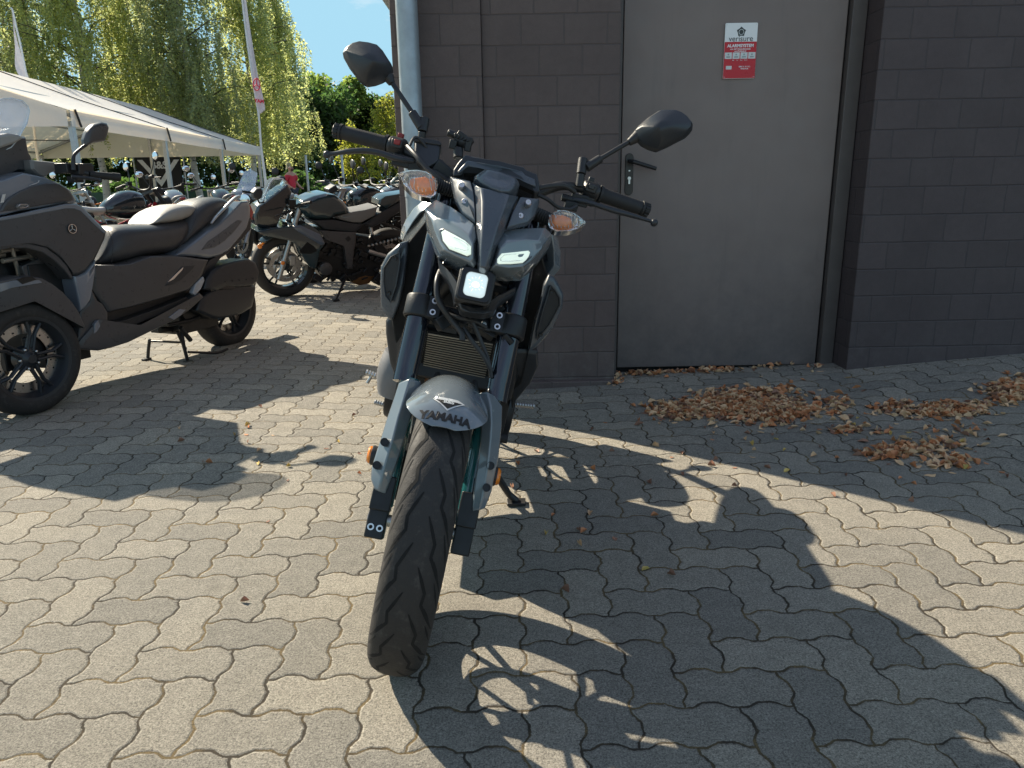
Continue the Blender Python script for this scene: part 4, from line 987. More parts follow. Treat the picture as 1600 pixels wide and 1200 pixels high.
swheel('front_wheel',0.018,-.47,.262,.262,.12,.190)
rc=sp(358,484,-.20); swheel('rear_wheel',rc.x,CN,rc.z+.01,.255,.14,.180)
# caliper + inner suspension seen through the spokes
mb=MB(); mb.box((.10,-.045,.30),(.07,.05,.09)); mb.box((-.02,-.06,.26),(.06,.05,.10)); mb.tube([(0,-.05,.262),(0,-.16,.33),(.02,-.235,.46)],.018,10,smooth=4)
mb.tube([(0,-.42,.262),(0,-.31,.33),(.02,-.235,.46)],.018,10,smooth=4); S(mb,'wheel_carrier',M_cast,bevel=.008)
mb=MB()   # parallelogram arms above the wheel
for (a,b,r) in (((0,392),(55,384),.013),((4,408),(60,398),.012),((18,384),(30,432),.010),((38,384),(54,412),.010),((-40,400),(6,398),.014),((60,398),(72,380),.013)):
    mb.tube([sp(*a,-.10),sp(*b,-.13)],r,10)
mb.box(sp(46,384,-.12),(.05,.05,.05)); S(mb,'suspension_arm',mat('dull_cast_alloy',(.30,.28,.25),.45,metal=.7,var=.2),bevel=.002)
mb=MB(); rnd=random.Random(5)
for i in range(34):
    q=sp(rnd.uniform(-30,88),rnd.uniform(386,452),rnd.uniform(-.30,-.13)); mb.box(q,(rnd.uniform(.02,.06),.03,rnd.uniform(.01,.05)),rot=Matrix.Rotation(rnd.uniform(-1,1),3,'Y'))
mb.slab(spoly([(-60,380),(90,388),(118,440),(128,510),(120,540),(60,470),(-60,455)],-.16),(0,-.15,0))
mb.box((.30,CN,.42),(.25,.30,.5)); S(mb,'suspension_tower',M_cast,bevel=.003)
mb=MB(); mb.slab(spoly([(34,416),(75,398),(76,424),(40,436)],-.09),(0,-.05,0)); S(mb,'splash_shield',M_mattgrey,bevel=.004)
# front fenders
fpts=[(-62,494),(-52,468),(-30,448),(0,438),(20,434),(42,431),(64,434),(82,444),(98,457),(112,472),(123,488),(132,509),(131,513),(118,496),(103,481),(86,471),(62,467),(36,469),(10,478),(-16,486),(-40,500)]
a=spoly(fpts,.065); 
for dy in (0,-.47):
    mb=MB(); mb.pillow([p+Vector((0,dy,0)) for p in a],Vector((0,-.135,0)),.010,.93,2); fe=S(mb,'front_fender',M_mattgrey,bevel=.012,seg=3)
    mb=MB(); mb.slab([p+Vector((0,dy+.002,0)) for p in spoly([(-50,474),(-28,453),(0,443),(22,438.5),(44,436),(62,438),(66,442),(40,446),(18,450),(-4,458),(-30,474),(-48,490)],.0765)],(0,-.004,0)); S(mb,'painted_flash',M_tri,fe,bevel=.0015)
    mb=MB(); mb.slab([p+Vector((0,dy+.004,0)) for p in spoly([(26,437),(38,432.5),(50,432.5),(56,437),(34,444)],.0765)],(0,-.004,0)); S(mb,'fender_decal',M_ink,fe)
# body
panel('side_panel',[(-90,352),(-40,345),(0,340),(50,329),(104,317),(118,318),(128,322),(147,342),(166,361),(163,373),(148,405),(133,424),(121,430),(113,430),(104,415),(91,402),(71,387),(43,381),(22,382),(0,386),(-50,392),(-95,398)],-.01,M_mattgrey,bul=.02,inset=.85,bevel=.01)
panel('upper_fairing',[(-100,300),(-50,288),(0,280),(32,269),(50,272),(71,277),(93,286),(110,297),(119,312),(118,318),(104,316.5),(65,325),(22,332),(0,338),(-50,346),(-100,352)],-.035,M_tri,bul=.022,inset=.85,bevel=.012)
panel('fairing_insert',[(-1,331),(5,319),(14,309),(30,299),(48,291.5),(72,286),(92,287.5),(106,296),(113,305),(115,313),(100,315),(62,321),(22,328.5)],-.005,M_mattgrey,far=-.05,bul=.004,inset=.9,bevel=.004)
mb=MB(); mb.slab(spoly([(-20,343.5),(22,336),(62,327),(104,318.5),(119,319),(129,324),(148,344),(167,363),(163,365),(145,348),(127,330),(116,326),(104,326),(62,334),(22,342),(-20,349)],.013),(0,-.03,0)); S(mb,'painted_strip',M_tri,bevel=.004)
mb=MB(); mb.pillow(spoly([(25,324),(27,319),(33,317.5),(42,318),(47,320),(46,324),(38,327),(29,327)],.006),Vector((0,-.02,0)),.004,.6); S(mb,'front_signal',M_glass); 
mb=MB(); mb.tube(spoly([(29,322),(33,319.5),(42,320)],.012),.0012,6,smooth=3); mb.tube(spoly([(31,325),(40,324),(44,321.5)],.012),.0012,6,smooth=3); S(mb,'signal_strip',M_chrome)
# round maker's emblem on the panel
EM=Matrix.Translation(sp(112.5,357.5,.015))@Matrix.Rotation(pi/2,4,'Z')
mb=MB(); mb.lathe([(0,-.002),(.0235,-.002),(.0235,.002),(0,.002)],EM,36); em=S(mb,'emblem',M_black)
mb=MB(); mb.lathe([(.0195,.0015),(.0225,.0015),(.0225,.0045),(.0195,.0045)],EM,40,closed=True)
for k in range(3):
    q=2*pi*k/3+pi/2; 
    for t,w_ in ((.006,.0016),(.012,.0026),(.018,.0016)):
        mb.ball(EM@Vector((.003,t*cos(q),t*sin(q))),w_*1.2,seg=8,ring=6)
    mb.tube([EM@Vector((.003,0,0)),EM@Vector((.003,.0195*cos(q),.0195*sin(q)))],.0013,6)
S(mb,'emblem_fork',M_chrome,em)
mb=MB(); mb.slab(spoly([(0,382),(22,380),(45,380),(72,386),(92,401),(105,414),(114,432),(112,437),(100,421),(85,407),(66,394),(42,388),(15,388),(0,391)],.004),(0,-.4,0)); S(mb,'panel_lip',M_mattgrey,bevel=.005)
panel('leg_shield',[(113,431),(121,431),(133,425),(149,405),(148,422),(145,445),(140,470),(132,482),(124,488),(121,468),(117,448)],-.005,M_tri,bul=.01,bevel=.006)
panel('lower_shield',[(124,488),(132,481),(140,470),(143,452),(152,470),(160,475),(168,488),(168,512),(158,525),(140,530),(128,538),(120,540),(124,512)],-.03,M_mattgrey,bul=.004,bevel=.006)
panel('body_side',[(142,420),(150,414),(176,414),(200,412),(235,400),(272,399),(326,406),(314,434),(295,453),(255,466),(198,482),(168,488),(158,473),(143,453)],-.045,M_mattgrey,bul=.012,bevel=.01,inset=.9)
panel('footboard',[(166,486),(200,480),(256,464),(298,452),(316,434),(322,440),(300,474),(250,494),(195,522),(178,525),(168,512)],-.10,M_black,bul=.002,bevel=.006)
mb=MB(); mb.slab(spoly([(170,506),(196,500),(250,481),(292,464),(297,469),(252,491),(196,514),(176,520)],-.03),(0,-.10,0)); S(mb,'footrest_mat',M_rub,bevel=.004)
panel('skirt',[(120,538),(136,520),(154,499),(161,512),(170,522),(184,526),(214,512),(244,499),(272,486),(300,471),(312,458),(318,464),(298,483),(272,500),(249,511),(200,535),(175,543),(153,548),(122,546)],-.015,M_mattgrey,bul=.008,bevel=.006,inset=.88)
mb=MB(); mb.slab(spoly([(148,506),(154,500),(157,510),(152,518),(147,522)],-.004),(0,-.02,0)); mb.slab(spoly([(264,496),(281,483),(290,484),(284,492),(272,500)],-.002),(0,-.02,0)); S(mb,'skirt_accent',M_tri,bevel=.002)
panel('side_vent',[(257,447),(268,434),(284,416),(306,415),(296,426),(284,437),(268,445)],-.031,M_sat,far=-.03,bul=.002,bevel=.003)
mb=MB(); mb.slab(spoly([(262,441),(276,427),(287,417),(285,422),(272,436)],-.028),(0,-.01,0)); S(mb,'vent_trim',M_chrome,bevel=.001)
# seat
def loftpts(secs,name,m,bevel=0,sub=1,par=None):
    """sections of (px,py_top,py_bottom,half width): rounded cushion through the centre plane"""
    mb=MB(); rings=[]
    for (x0,yt,x1,yb,hw) in secs:
        t=sp(x0,yt,CN+hw*.7); b=sp(x1,yb,CN+hw); n=18; r=[]
        for i in range(n):
            a=2*pi*i/n; c,s=cos(a),sin(a); k=(abs(c)**.62)*(1 if c>0 else -1); h=(abs(s)**.75)*(1 if s>0 else -1)
            r.append(Vector(((t.x+b.x)/2+(t.x-b.x)/2*h, CN+hw*k, (t.z+b.z)/2+(t.z-b.z)/2*h)))
        rings.append(r)
    loft(mb,rings); return S(mb,name,m,par,sub=sub)
st=loftpts([(160,376,150,412,.07),(168,359,154,415,.115),(182,352,172,416,.15),(206,350.5,200,413,.165),(232,350,234,402,.165),(258,348,262,399,.165),(284,344,282,396,.15),(300,338,296,380,.13)],'rider_seat',M_vinyl)
loftpts([(286,330,276,398,.10),(306,321,290,390,.145),(322,310,308,374,.15),(338,307,320,362,.15),(351,307.5,332,350,.14),(361,312,346,340,.11)],'passenger_seat',M_vinyl)
loftpts([(232,350,230,353,.08),(244,337,240,352,.11),(258,326,256,351,.125),(274,320,276,349,.13),(290,317.5,292,346,.13),(303,320,302,340,.11),(306,326,306,334,.07)],'back_pad',M_vinyl2,par=st)
mb=MB(); mb.tube(spoly([(168,359),(176,380),(174,413)],-.075),.0014,6,smooth=5); mb.tube(spoly([(306,322),(306,340),(296,362),(274,396)],-.086),.0016,6,smooth=5); S(mb,'seat_piping',M_sat,st)
# tail
panel('tail_panel',[(272,400),(298,381),(322,362),(340,350),(358,333),(376,315),(388,314),(391,324),(391,340),(386,356),(372,374),(355,393),(340,401),(324,404),(300,401)],-.075,M_tri,bul=.014,bevel=.01,inset=.8)
panel('tail_insert',[(312,392),(322,378),(340,366),(356,354),(372,342),(380,344),(366,362),(350,378),(334,388)],-.062,M_cowl,far=-.03,bul=.003,bevel=.003)
panel('tail_trim',[(392,340),(392,358),(376,376),(356,396),(340,406),(330,418),(318,436),(308,442),(316,424),(328,406),(342,400),(356,392),(374,373),(386,356)],-.085,M_sat,bul=.003,bevel=.004)
mb=MB(); mb.pillow(spoly([(384,318),(391,320),(396,332),(393,344),(388,338)],-.10),Vector((0,-.22,0)),.004); S(mb,'tail_light',mat('red_tail_lens',(.28,.012,.012),.15,coat=1),bevel=.003)
for dy in (0,-.30): mb=MB(); mb.tube([p+Vector((0,dy,0)) for p in spoly([(330,349),(338,338),(352,324),(365,311),(373,306.5),(374,310)],-.07)],[.008,.013,.014,.014,.013,.008],12,smooth=3,flat=.6); S(mb,'grab_rail',mat('silver_grab_rail',(.50,.51,.50),.3,metal=.6))
# drive unit and air box
panel('drive_cover',[(306,486),(312,468),(330,452),(352,446),(380,444),(400,447),(398,462),(394,480),(378,490),(357,496),(334,499)],-.06,M_sat,far=-.13,bul=.012,bevel=.012)
panel('air_box',[(318,452),(322,436),(330,424),(345,414),(366,408),(388,404),(399,410),(405,424),(403,438),(396,446),(372,449),(350,448),(334,456)],-.045,M_sat,far=-.15,bul=.014,bevel=.012)
mb=MB(); mb.slab(spoly([(326,446),(340,440),(368,444),(366,452),(340,451),(330,456)],-.035),(0,-.05,0)); 
for k in range(5): mb.ball(sp(352+11*k,440-1.2*k,-.028),.004,seg=8,ring=5)
S(mb,'cover_trim',M_black,bevel=.004)
mb=MB(); mb.slab(spoly([(301,458),(306,444),(318,432),(320,438),(314,452),(305,462)],-.03),(0,-.03,0)); S(mb,'passenger_peg',mat('pale_peg',(.34,.35,.37),.4),bevel=.004)
mb=MB(); mb.box(sp(300,500,-.2)+Vector((0,-.06,0)),(.32,.24,.12)); mb.tube([sp(262,508,-.12),sp(300,500,-.12),sp(322,488,-.12)],.012,10); mb.tube([sp(250,516,-.2),sp(300,512,-.25),sp(330,500,-.3)],.02,10); mb.tube([sp(300,470,CN-.13),sp(350,455,CN-.15),sp(392,440,CN-.17)],[.03,.045,.045],14)
mb.slab(spoly([(270,470),(320,440),(330,460),(320,490),(290,500)],-.12),(0,-.22,0)); mb.tube([sp(370,400,-.16),sp(360,440,-.16),sp(352,470,-.16)],[.014,.025,.02],12)
S(mb,'engine',M_cast,bevel=.006)
# centre stand
mb=MB(); mb.tube([sp(234,530,-.34),sp(232,545,-.36),sp(231,561,-.37)],.010,10); mb.box(sp(229,561,-.37),(.05,.03,.012)); mb.tube([sp(234,533,-.34),sp(284,535,-.12)],.007,8)
mb.tube([sp(283,515,-.10),sp(287,540,-.10),sp(293,563,-.10)],[.012,.011,.010],10); mb.tube([sp(277,518,-.10),sp(290,546,-.10)],.010,8); mb.box(sp(294,565,-.10),(.055,.03,.012))
mb.tube([sp(294,550,-.09),sp(318,551,-.08),sp(340,551,-.07),sp(356,545,-.06)],[.007,.008,.009,.007],10,smooth=3); mb.tube([sp(282,512,-.09),sp(298,532,-.09)],.014,10)
S(mb,'centre_stand',M_black,bevel=.001)
# handlebar, covers, mirrors
mb=MB(); mb.tube([sp(139,272.5,.13),sp(186,277,.17)],[.0165,.0175],20); mb.tube([sp(175,275.8,.16),sp(187,277.2,.171)],.0195,20); gp=S(mb,'grip',M_rub)
mb=MB(); mb.tube([sp(112,276,.12),sp(126,277,.14),sp(142,279,.16),sp(156,282,.17)],[.012,.010,.010,.008],12,smooth=3,flat=.8); mb.ball(sp(156,282,.17),.011); S(mb,'brake_lever',M_sat)
mb=MB(); mb.box(sp(128,266,.10),(.08,.06,.05),rot=Matrix.Rotation(.1,3,'Y')); mb.box(sp(132,259,.10),(.05,.05,.02)); mb.box(sp(108,263,.06),(.09,.08,.045)); mb.box(sp(118,280,.08),(.05,.05,.03)); mb.tube([sp(75,262,CN),sp(110,264,.06),sp(139,272,.13)],.014,10,smooth=4)
mb.tube([p*1.0 for p in [sp(75,262,CN),Vector((sp(110,264,.06).x,-.53,sp(110,264,.06).z)),Vector((sp(160,275,.13).x,-.66,sp(150,272,.13).z))]],.016,12)
S(mb,'switch_housing',M_black,bevel=.005)
mb=MB(); mb.ball(sp(152,287,.15),.012,sc=(1.3,.8,.8)); S(mb,'lever_tip',M_steel)
mo_=[(133,228),(131,218),(134,207),(138,200),(146,193.5),(158,190.5),(167,192.5),(170,199),(168,209),(163,221),(154,222.5),(144,224),(137,227.5)]
for dy in (0,-.80):
    mb=MB(); o=Vector((0,dy,0)); mb.pillow([p+o for p in spoly(mo_,.12)],Vector((.012,-.035,0)),.02,.5,4); mi_=S(mb,'mirror',M_mattgrey,bevel=.003)
    mb=MB(); mb.tube([p+o for p in spoly([(135,226),(124,234),(116,242),(114.5,250),(115,266)],.115)],[.008,.007,.0075,.009,.012],12,smooth=4); S(mb,'mirror_stalk',M_black,mi_)
panel('bar_cover',[(46,250),(70,252),(98,255),(108,259),(104,264),(86,267),(74,272),(66,278),(56,272),(48,264)],-.06,mat('grey_bar_cover',(.15,.145,.14),.4,var=.05),bul=.012,bevel=.01)
panel('screen_cowl',[(-70,262),(-40,240),(0,216),(20,213),(39,213),(43,237),(48,245),(50,264),(40,268),(28,266),(0,279),(-70,296)],-.12,M_mattgrey,bul=.02,bevel=.012)
mb=MB(); mb.slab(spoly([(0,211),(14,208),(30,210),(38,216),(24,224),(0,232),(-30,240),(-30,222)],-.075),(0,-.32,0)); S(mb,'instrument_cover',M_vinyl2,bevel=.01)
# windscreen: curved sheet, sky reflection painted in as pale blue, with a bright edge
def screen():
    pts=[(-70,250),(-62,215),(-48,185),(-28,165),(0,156),(12,153.5),(24,153),(40,157),(49,166),(51,173),(47,192),(33,217),(22,230),(0,240),(-30,248)]
    a=spoly(pts,-.08); c=sum(a,Vector())/len(a)
    vs=[];n=len(a)
    def cur(p): # wrap round the nose: bows out of the tracing plane
        d=(p.x-c.x); return p+Vector((0,-.10*max(0,-d/.25)**1.5-.02,0))
    mb=MB(); rr=[[cur(c.lerp(p,t)) for p in a] for t in (1,.75,.5,.25)]
    for r_ in rr: vs+=r_
    vs.append(cur(c)); fs=[]
    for k in range(3):
        for i in range(n): fs.append((k*n+i,k*n+(i+1)%n,(k+1)*n+(i+1)%n,(k+1)*n+i))
    for i in range(n): fs.append((3*n+i,3*n+(i+1)%n,4*n))
    mb.add(vs,fs); o=S(mb,'windscreen',mat('painted_reflection_screen',(.62,.74,.92),.08,trans=.25,var=.04,ior=1.3,alpha=.42,coat=1),rec=False); s=o.modifiers.new('s','SOLIDIFY'); s.thickness=.004
    mb=MB(); mb.tube(rr[0]+[rr[0][0]],.0028,8,smooth=0); S(mb,'screen_edge',mat('bright_screen_edge',(.8,.88,.95),.15,trans=.3),o)
screen()
mb=MB(); mb.slab(spoly([(4,304),(9,303),(6,316),(1,317)],.001),(0,-.002,0)); mb.tube(spoly([(46,290),(60,285),(61,282)],-.009),.0012,6); S(mb,'side_badge',M_silver)
# ------------------------------------------------------------------ other motorcycles: sport bike of the row, naked bikes, tent bikes
M_bgloss=mat('black_gloss_paint',(.012,.018,.022),.14,coat=1,var=.05)
M_dteal=mat('petrol_gloss_paint',(.018,.036,.044),.14,coat=1,var=.05)
M_redf=mat('red_painted_steel',(.45,.012,.018),.3,coat=.6,var=.05)
M_wseat=mat('pale_seat_cover',(.42,.42,.42),.5,var=.05)
M_bseat=mat('grey_seat_cover',(.16,.155,.15),.55,var=.06,bmp=.3)
def simple_wheel(par,name,x,r=.30,w=.13,disc_=True,mr=None):
    e=sub_empty(name,par); M=Matrix.Translation((x,0,r))@Matrix.Rotation(pi/2,4,'Z')
    rimr=r-.085; prof=[]
    for i in range(11):
        a=-1+2*i/10; prof.append((r-(r-rimr-.008)*(1-cos(a*pi/2))**1.3*.75, w/2*sin(a*pi/2)))
    prof+=[(rimr,w*.42),(rimr,-w*.42)]
    mb=MB(); mb.lathe(prof,M,56,closed=True); mb.build('tyre',M_tyre,e)
    mb=MB(); mb.lathe([(rimr+.003,-w*.42),(rimr+.003,w*.42),(rimr-.02,w*.3),(rimr-.025,0),(rimr-.02,-w*.3)],M,48,closed=True)
    for k in range(5):
        a=2*pi*k/5
        for s in (-1,1): mb.tube([M@Vector((0,-.03*sin(a),.03*cos(a))),M@Vector((0,-(rimr-.01)*sin(a+s*.16),(rimr-.01)*cos(a+s*.16)))],.010,6)
    mb.lathe([(0,-w*.4),(.04,-w*.4),(.04,w*.4),(0,w*.4)],M,18); mb.build('rim',mr or M_bgloss,e)
    if disc_:
        mb=MB()
        for sx in (-1,1): mb.lathe([(.11,sx*.055-.003),(.148,sx*.055-.003),(.148,sx*.055+.003),(.11,sx*.055+.003)],M,40,closed=True)
        mb.build('brake_disc',M_disc,e)
    return e
def BM(F,Rr):
    F=Vector(F); a=(Vector(Rr)-F); a.z=0; a.normalize(); n=Vector((a.y,-a.x,0))
    return Matrix(((a.x,n.x,0,F.x),(a.y,n.y,0,F.y),(0,0,1,F.z),(0,0,0,1)))   # x rearward, y to its left side, z up
def ring2(x,hw,z0,z1,n=18,p=2.5):
    o=[]
    for i in range(n):
        a=2*pi*i/n; c,s=cos(a),sin(a); o.append(Vector((x,hw*(abs(c)**(2/p))*(1 if c>0 else -1),(z0+z1)/2+(z1-z0)/2*(abs(s)**(2/p))*(1 if s>0 else -1))))
    return o
def naked(root,tank=M_bgloss,frame_m=M_black,seat=M_bseat,seed=1,bar='flat',screen=False,round_mirror=True,wb=1.4,rim=None,belly=True):
    rnd=random.Random(seed)
    def B(mb,name,m,par=None,**k): return mb.build(name,m,par or root,**k)
    simple_wheel(root,'front_wheel',0,mr=rim); simple_wheel(root,'rear_wheel',wb,w=.17,mr=rim)
    mb=MB()
    for s in (-1,1): mb.tube([(0,s*.10,.30),(.34,s*.10,1.0)],[.026,.022],12)
    mb.box((.28,0,.86),(.07,.24,.03)); mb.box((.34,0,.99),(.07,.24,.03)); B(mb,'fork',M_alu if seed%2 else M_cast)
    mb=MB(); a=[]; 
    for i in range(10):
        th=R(45-100*i/9)
        for k in range(5): y=-.075+.0375*k; rr=.325-.03*abs(y/.075)**2; a.append(Vector((-rr*sin(th),y,.30+rr*cos(th))))
    mb.add(a,[(i*5+k,i*5+k+1,(i+1)*5+k+1,(i+1)*5+k) for i in range(9) for k in range(4)]); o=B(mb,'front_fender',tank,rec=False); o.modifiers.new('s','SOLIDIFY').thickness=.004
    mb=MB(); mb.lathe([(0,-.07),(.06,-.06),(.085,0),(.082,.02),(0,.024)],Matrix.Translation((.17,0,.86))@Matrix.Rotation(pi,4,'Z'),26); hl=B(mb,'headlight',M_black,bevel=.003)
    mb=MB(); mb.lathe([(0,.032),(.05,.028),(.078,.02),(0,.018)],Matrix.Translation((.17,0,.86))@Matrix.Rotation(pi,4,'Z'),26); B(mb,'headlight_lens',M_chrome,hl)
    mb=MB(); mb.box((.25,0,.99),(.10,.16,.06),rot=Matrix.Rotation(-.5,3,'Y')); B(mb,'instrument',M_sat,bevel=.012)
    mb=MB(); hh=1.04 if bar=='flat' else 1.10
    mb.tube([(.50,-.39,hh),(.45,-.26,hh+.02),(.38,-.09,1.03),(.38,.09,1.03),(.45,.26,hh+.02),(.50,.39,hh)],.011,10,smooth=4); hb=B(mb,'handlebar',M_black)
    for s in (-1,1):
        mb=MB(); mb.tube([(.475,s*.29,hh+.01),(.50,s*.40,hh)],.0165,12); B(mb,'grip',M_rub,hb)
        mb=MB(); mb.tube([(.40,s*.38,hh-.01),(.41,s*.25,hh+.01),(.44,s*.20,hh+.02)],.007,8); mb.box((.445,s*.22,hh+.022),(.05,.06,.04)); B(mb,'lever',M_cast,hb,bevel=.004)
        mb=MB(); st_=[(.43,s*.22,hh+.03),(.40,s*.26,hh+.12),(.38,s*.29,hh+.21)]
        mb.tube(st_,.0055,8,smooth=3); c=Vector((.375,s*.32,hh+.23)); 
        if round_mirror: mb.ball(c,.058,sc=(.22,1,.85),seg=16,ring=10)
        else: mb.slab([c+Vector((0,y,z)) for y,z in ((-.08,-.03),(-.06,.035),(.05,.045),(.085,.01),(.06,-.04),(-.03,-.05))],(.03,0,0))
        mr=B(mb,'mirror',M_black,hb,bevel=.003 if not round_mirror else 0)
        mb=MB(); mb.ball(c+Vector((.007,0,0)),.052,sc=(.18,1,.85),seg=16,ring=8); B(mb,'mirror_glass',M_mirror,mr)
        mb=MB(); mb.tube([(.24,s*.10,.82),(.22,s*.17,.82)],.008,8); mb.ball((.21,s*.20,.82),.02,sc=(1.1,1.2,.8)); B(mb,'turn_signal',M_orr)
    mb=MB(); loft(mb,[ring2(.42,.08,.80,.93),ring2(.50,.15,.72,1.0),ring2(.64,.17,.70,1.03),ring2(.78,.15,.70,.99),ring2(.90,.10,.74,.90),ring2(.94,.08,.76,.86)]); B(mb,'tank',tank,sub=1)
    mb=MB(); loft(mb,[ring2(.90,.09,.76,.86),ring2(1.0,.14,.76,.83),ring2(1.14,.14,.77,.85),ring2(1.2,.11,.80,.87)]); B(mb,'rider_seat',seat,sub=1)
    mb=MB(); loft(mb,[ring2(1.17,.10,.82,.90),ring2(1.32,.11,.84,.93),ring2(1.50,.07,.88,.95)]); B(mb,'passenger_seat',seat,sub=1)
    mb=MB(); loft(mb,[ring2(1.02,.13,.68,.78),ring2(1.25,.12,.74,.85),ring2(1.52,.08,.84,.90),ring2(1.64,.04,.88,.92)]); tl=B(mb,'tail_cowl',tank,sub=1)
    mb=MB(); mb.ball((1.645,0,.895),.03,sc=(.5,1.4,.6)); B(mb,'tail_light',MATS['red_tail_lens'],tl)
    mb=MB(); mb.tube([(1.5,0,.82),(1.64,0,.68)],.015,8); mb.box((1.66,0,.62),(.01,.18,.14),rot=Matrix.Rotation(-.3,3,'Y')); B(mb,'plate_holder',M_black)
    mb=MB()
    for s in (-1,1):
        mb.tube([(.33,s*.03,.86),(.50,s*.14,.74),(.80,s*.16,.62),(1.02,s*.12,.50),(.98,s*.12,.36)],.021,10,smooth=3); mb.tube([(.36,s*.04,.76),(.45,s*.13,.55),(.60,s*.12,.34)],.016,10,smooth=3); mb.tube([(.95,s*.13,.62),(1.25,s*.11,.78),(1.5,s*.05,.86)],.012,8); mb.tube([(.72,s*.15,.66),(.95,s*.13,.48)],.012,8)
    B(mb,'frame',frame_m)
    mb=MB(); mb.box((.72,0,.38),(.38,.30,.26)); mb.box((.62,0,.57),(.24,.24,.22),rot=Matrix.Rotation(.3,3,'Y')); mb.lathe([(0,-.19),(.09,-.19),(.10,-.16),(.10,.16),(.09,.19),(0,.19)],Matrix.Translation((.80,0,.36))@Matrix.Rotation(pi/2,4,'Z'),26); mb.lathe([(0,-.17),(.06,-.17),(.06,.17),(0,.17)],Matrix.Translation((.60,0,.34))@Matrix.Rotation(pi/2,4,'Z'),20)
    for i in range(40): mb.box((rnd.uniform(.5,1.1),rnd.choice((-1,1))*rnd.uniform(.12,.17),rnd.uniform(.28,.68)),(rnd.uniform(.02,.10),.03,rnd.uniform(.015,.06)),rot=Matrix.Rotation(rnd.uniform(-1,1),3,'Y'))
    B(mb,'engine',M_cast,bevel=.006)
    mb=MB(); mb.box((.44,0,.58),(.04,.30,.28),rot=Matrix.Rotation(.25,3,'Y')); B(mb,'radiator',M_cast)
    mb=MB()
    for s in (-1,1): mb.box((1.17,s*.11,.34),(.52,.03,.06),rot=Matrix.Rotation(.12,3,'Y'))
    B(mb,'swingarm',M_cast,bevel=.008)
    mb=MB(); mb.tube([(.50,-.05,.45),(.52,-.05,.25),(.80,-.10,.20),(1.05,-.16,.28),(1.35,-.18,.40)],[.02,.02,.025,.05,.045],14,smooth=3); B(mb,'exhaust',M_cast)
    mb=MB(); mb.tube([(.85,.12,.30),(.80,.30,.02)],.011,8); mb.box((.80,.31,.01),(.06,.04,.012)); B(mb,'side_stand',M_black)
    if screen:
        mb=MB(); v=[(.16,-.13,.98),(.16,.13,.98),(.30,.10,1.22),(.27,.0,1.27),(.30,-.10,1.22)]; mb.slab(v,(.006,0,.002)); B(mb,'windscreen',MATS['painted_reflection_screen'],bevel=.002)
    return root
# -- faired sport bike nearest in the row
SPF=gnd(453,462); SPR=gnd(624,446); MSP=BM(SPF,SPR)@Matrix.Rotation(R(-7),4,'X')
sport=thing('motorcycle','black faired sport motorcycle with its windscreen, first of the row behind the dark scooter','motorcycle',MSP,'motorcycles parked in a row')
def tp(px,py,n): return onplane(px,py,MSP,1,n)
def tpoly(p,n=0): return [tp(q[0],q[1],q[2] if len(q)>2 else n) for q in p]
def T(mb,name,m,par=None,**k): return mb.build(name,m,par or sport,**k)
def tpanel(name,pts,n0,m,bul=.012,bevel=.006,far=None,inset=.8,par=None):
    mb=MB(); mb.pillow(tpoly(pts,n0),Vector((0,-2*n0 if far is None else far,0)),bul,inset,2); return T(mb,name,m,par,bevel=bevel)
fc=tp(446,415,.06); rc_=tp(612,410,.08)
simple_wheel(sport,'front_wheel',fc.x,disc_=True); simple_wheel(sport,'rear_wheel',rc_.x,w=.16)
mb=MB()
for s in (-1,1):
    a=tp(436,436,.10); b=tp(470,318,.10); mb.tube([Vector((a.x,s*.10,a.z)),Vector((b.x,s*.10,b.z))],[.022,.026],14)
T(mb,'fork',M_alu)
mb=MB(); mb.box(Vector((fc.x+.06,.085,.36)),(.06,.04,.10)); T(mb,'brake_caliper',M_alu,bevel=.008)
mb=MB(); mb.ball(tp(442,411,.14),.019,sc=(1,.5,1)); T(mb,'side_reflector',M_orr)
mb=MB(); mb.ball(tp(406,385,.20),.022,sc=(1,.8,1)); mb.tube([tp(406,385,.20),tp(412,380,.14)],.01,8); T(mb,'turn_signal',M_orr)
a=[]
mb=MB(); 
for i in range(11):
    th=R(40-95*i/10)
    for k in range(5): y=-.075+.0375*k; rr=.325-.035*abs(y/.075)**2; a.append(Vector((fc.x-rr*sin(th),y,.30+rr*cos(th))))
mb.add(a,[(i*5+k,i*5+k+1,(i+1)*5+k+1,(i+1)*5+k) for i in range(10) for k in range(4)]); o=T(mb,'front_fender',M_dteal,rec=False); o.modifiers.new('s','SOLIDIFY').thickness=.004
tpanel('nose_fairing',[(399,352),(397,335),(402,322),(411,317),(432,300),(449,288),(456,300),(452,314),(446,324),(438,340),(432,356),(416,358)],.10,M_bgloss,bul=.02)
tpanel('side_fairing',[(402,362),(424,357),(450,354),(470,352),(484,351),(497,360),(504,370),(508,381),(500,392),(497,408),(494,420),(486,419),(478,410),(470,397),(461,382),(450,372),(430,370),(412,368)],.19,M_dteal,bul=.012)
tpanel('fairing_blade',[(456,354),(470,352),(500,366),(508,380),(503,384),(486,374),(466,362)],.205,mat('blue_grey_gloss_paint',(.075,.10,.14),.2,coat=1),bul=.006,far=-.02,bevel=.003)
tpanel('air_vent',[(468,392),(480,378),(490,384),(496,392),(486,397),(470,396)],.204,M_gap,bul=.001,far=-.02,bevel=.001)
tpanel('tank',[(466,326),(472,314),(490,306),(508,302),(523,304),(536,314),(546,328),(545,333),(524,336),(518,343),(494,343),(480,340)],.13,M_dteal,bul=.05,inset=.55,bevel=.014)
tpanel('rider_seat',[(522,338),(550,330),(570,327),(590,322),(586,336),(564,348),(550,348),(530,343)],.12,M_bseat,bul=.02,bevel=.012)
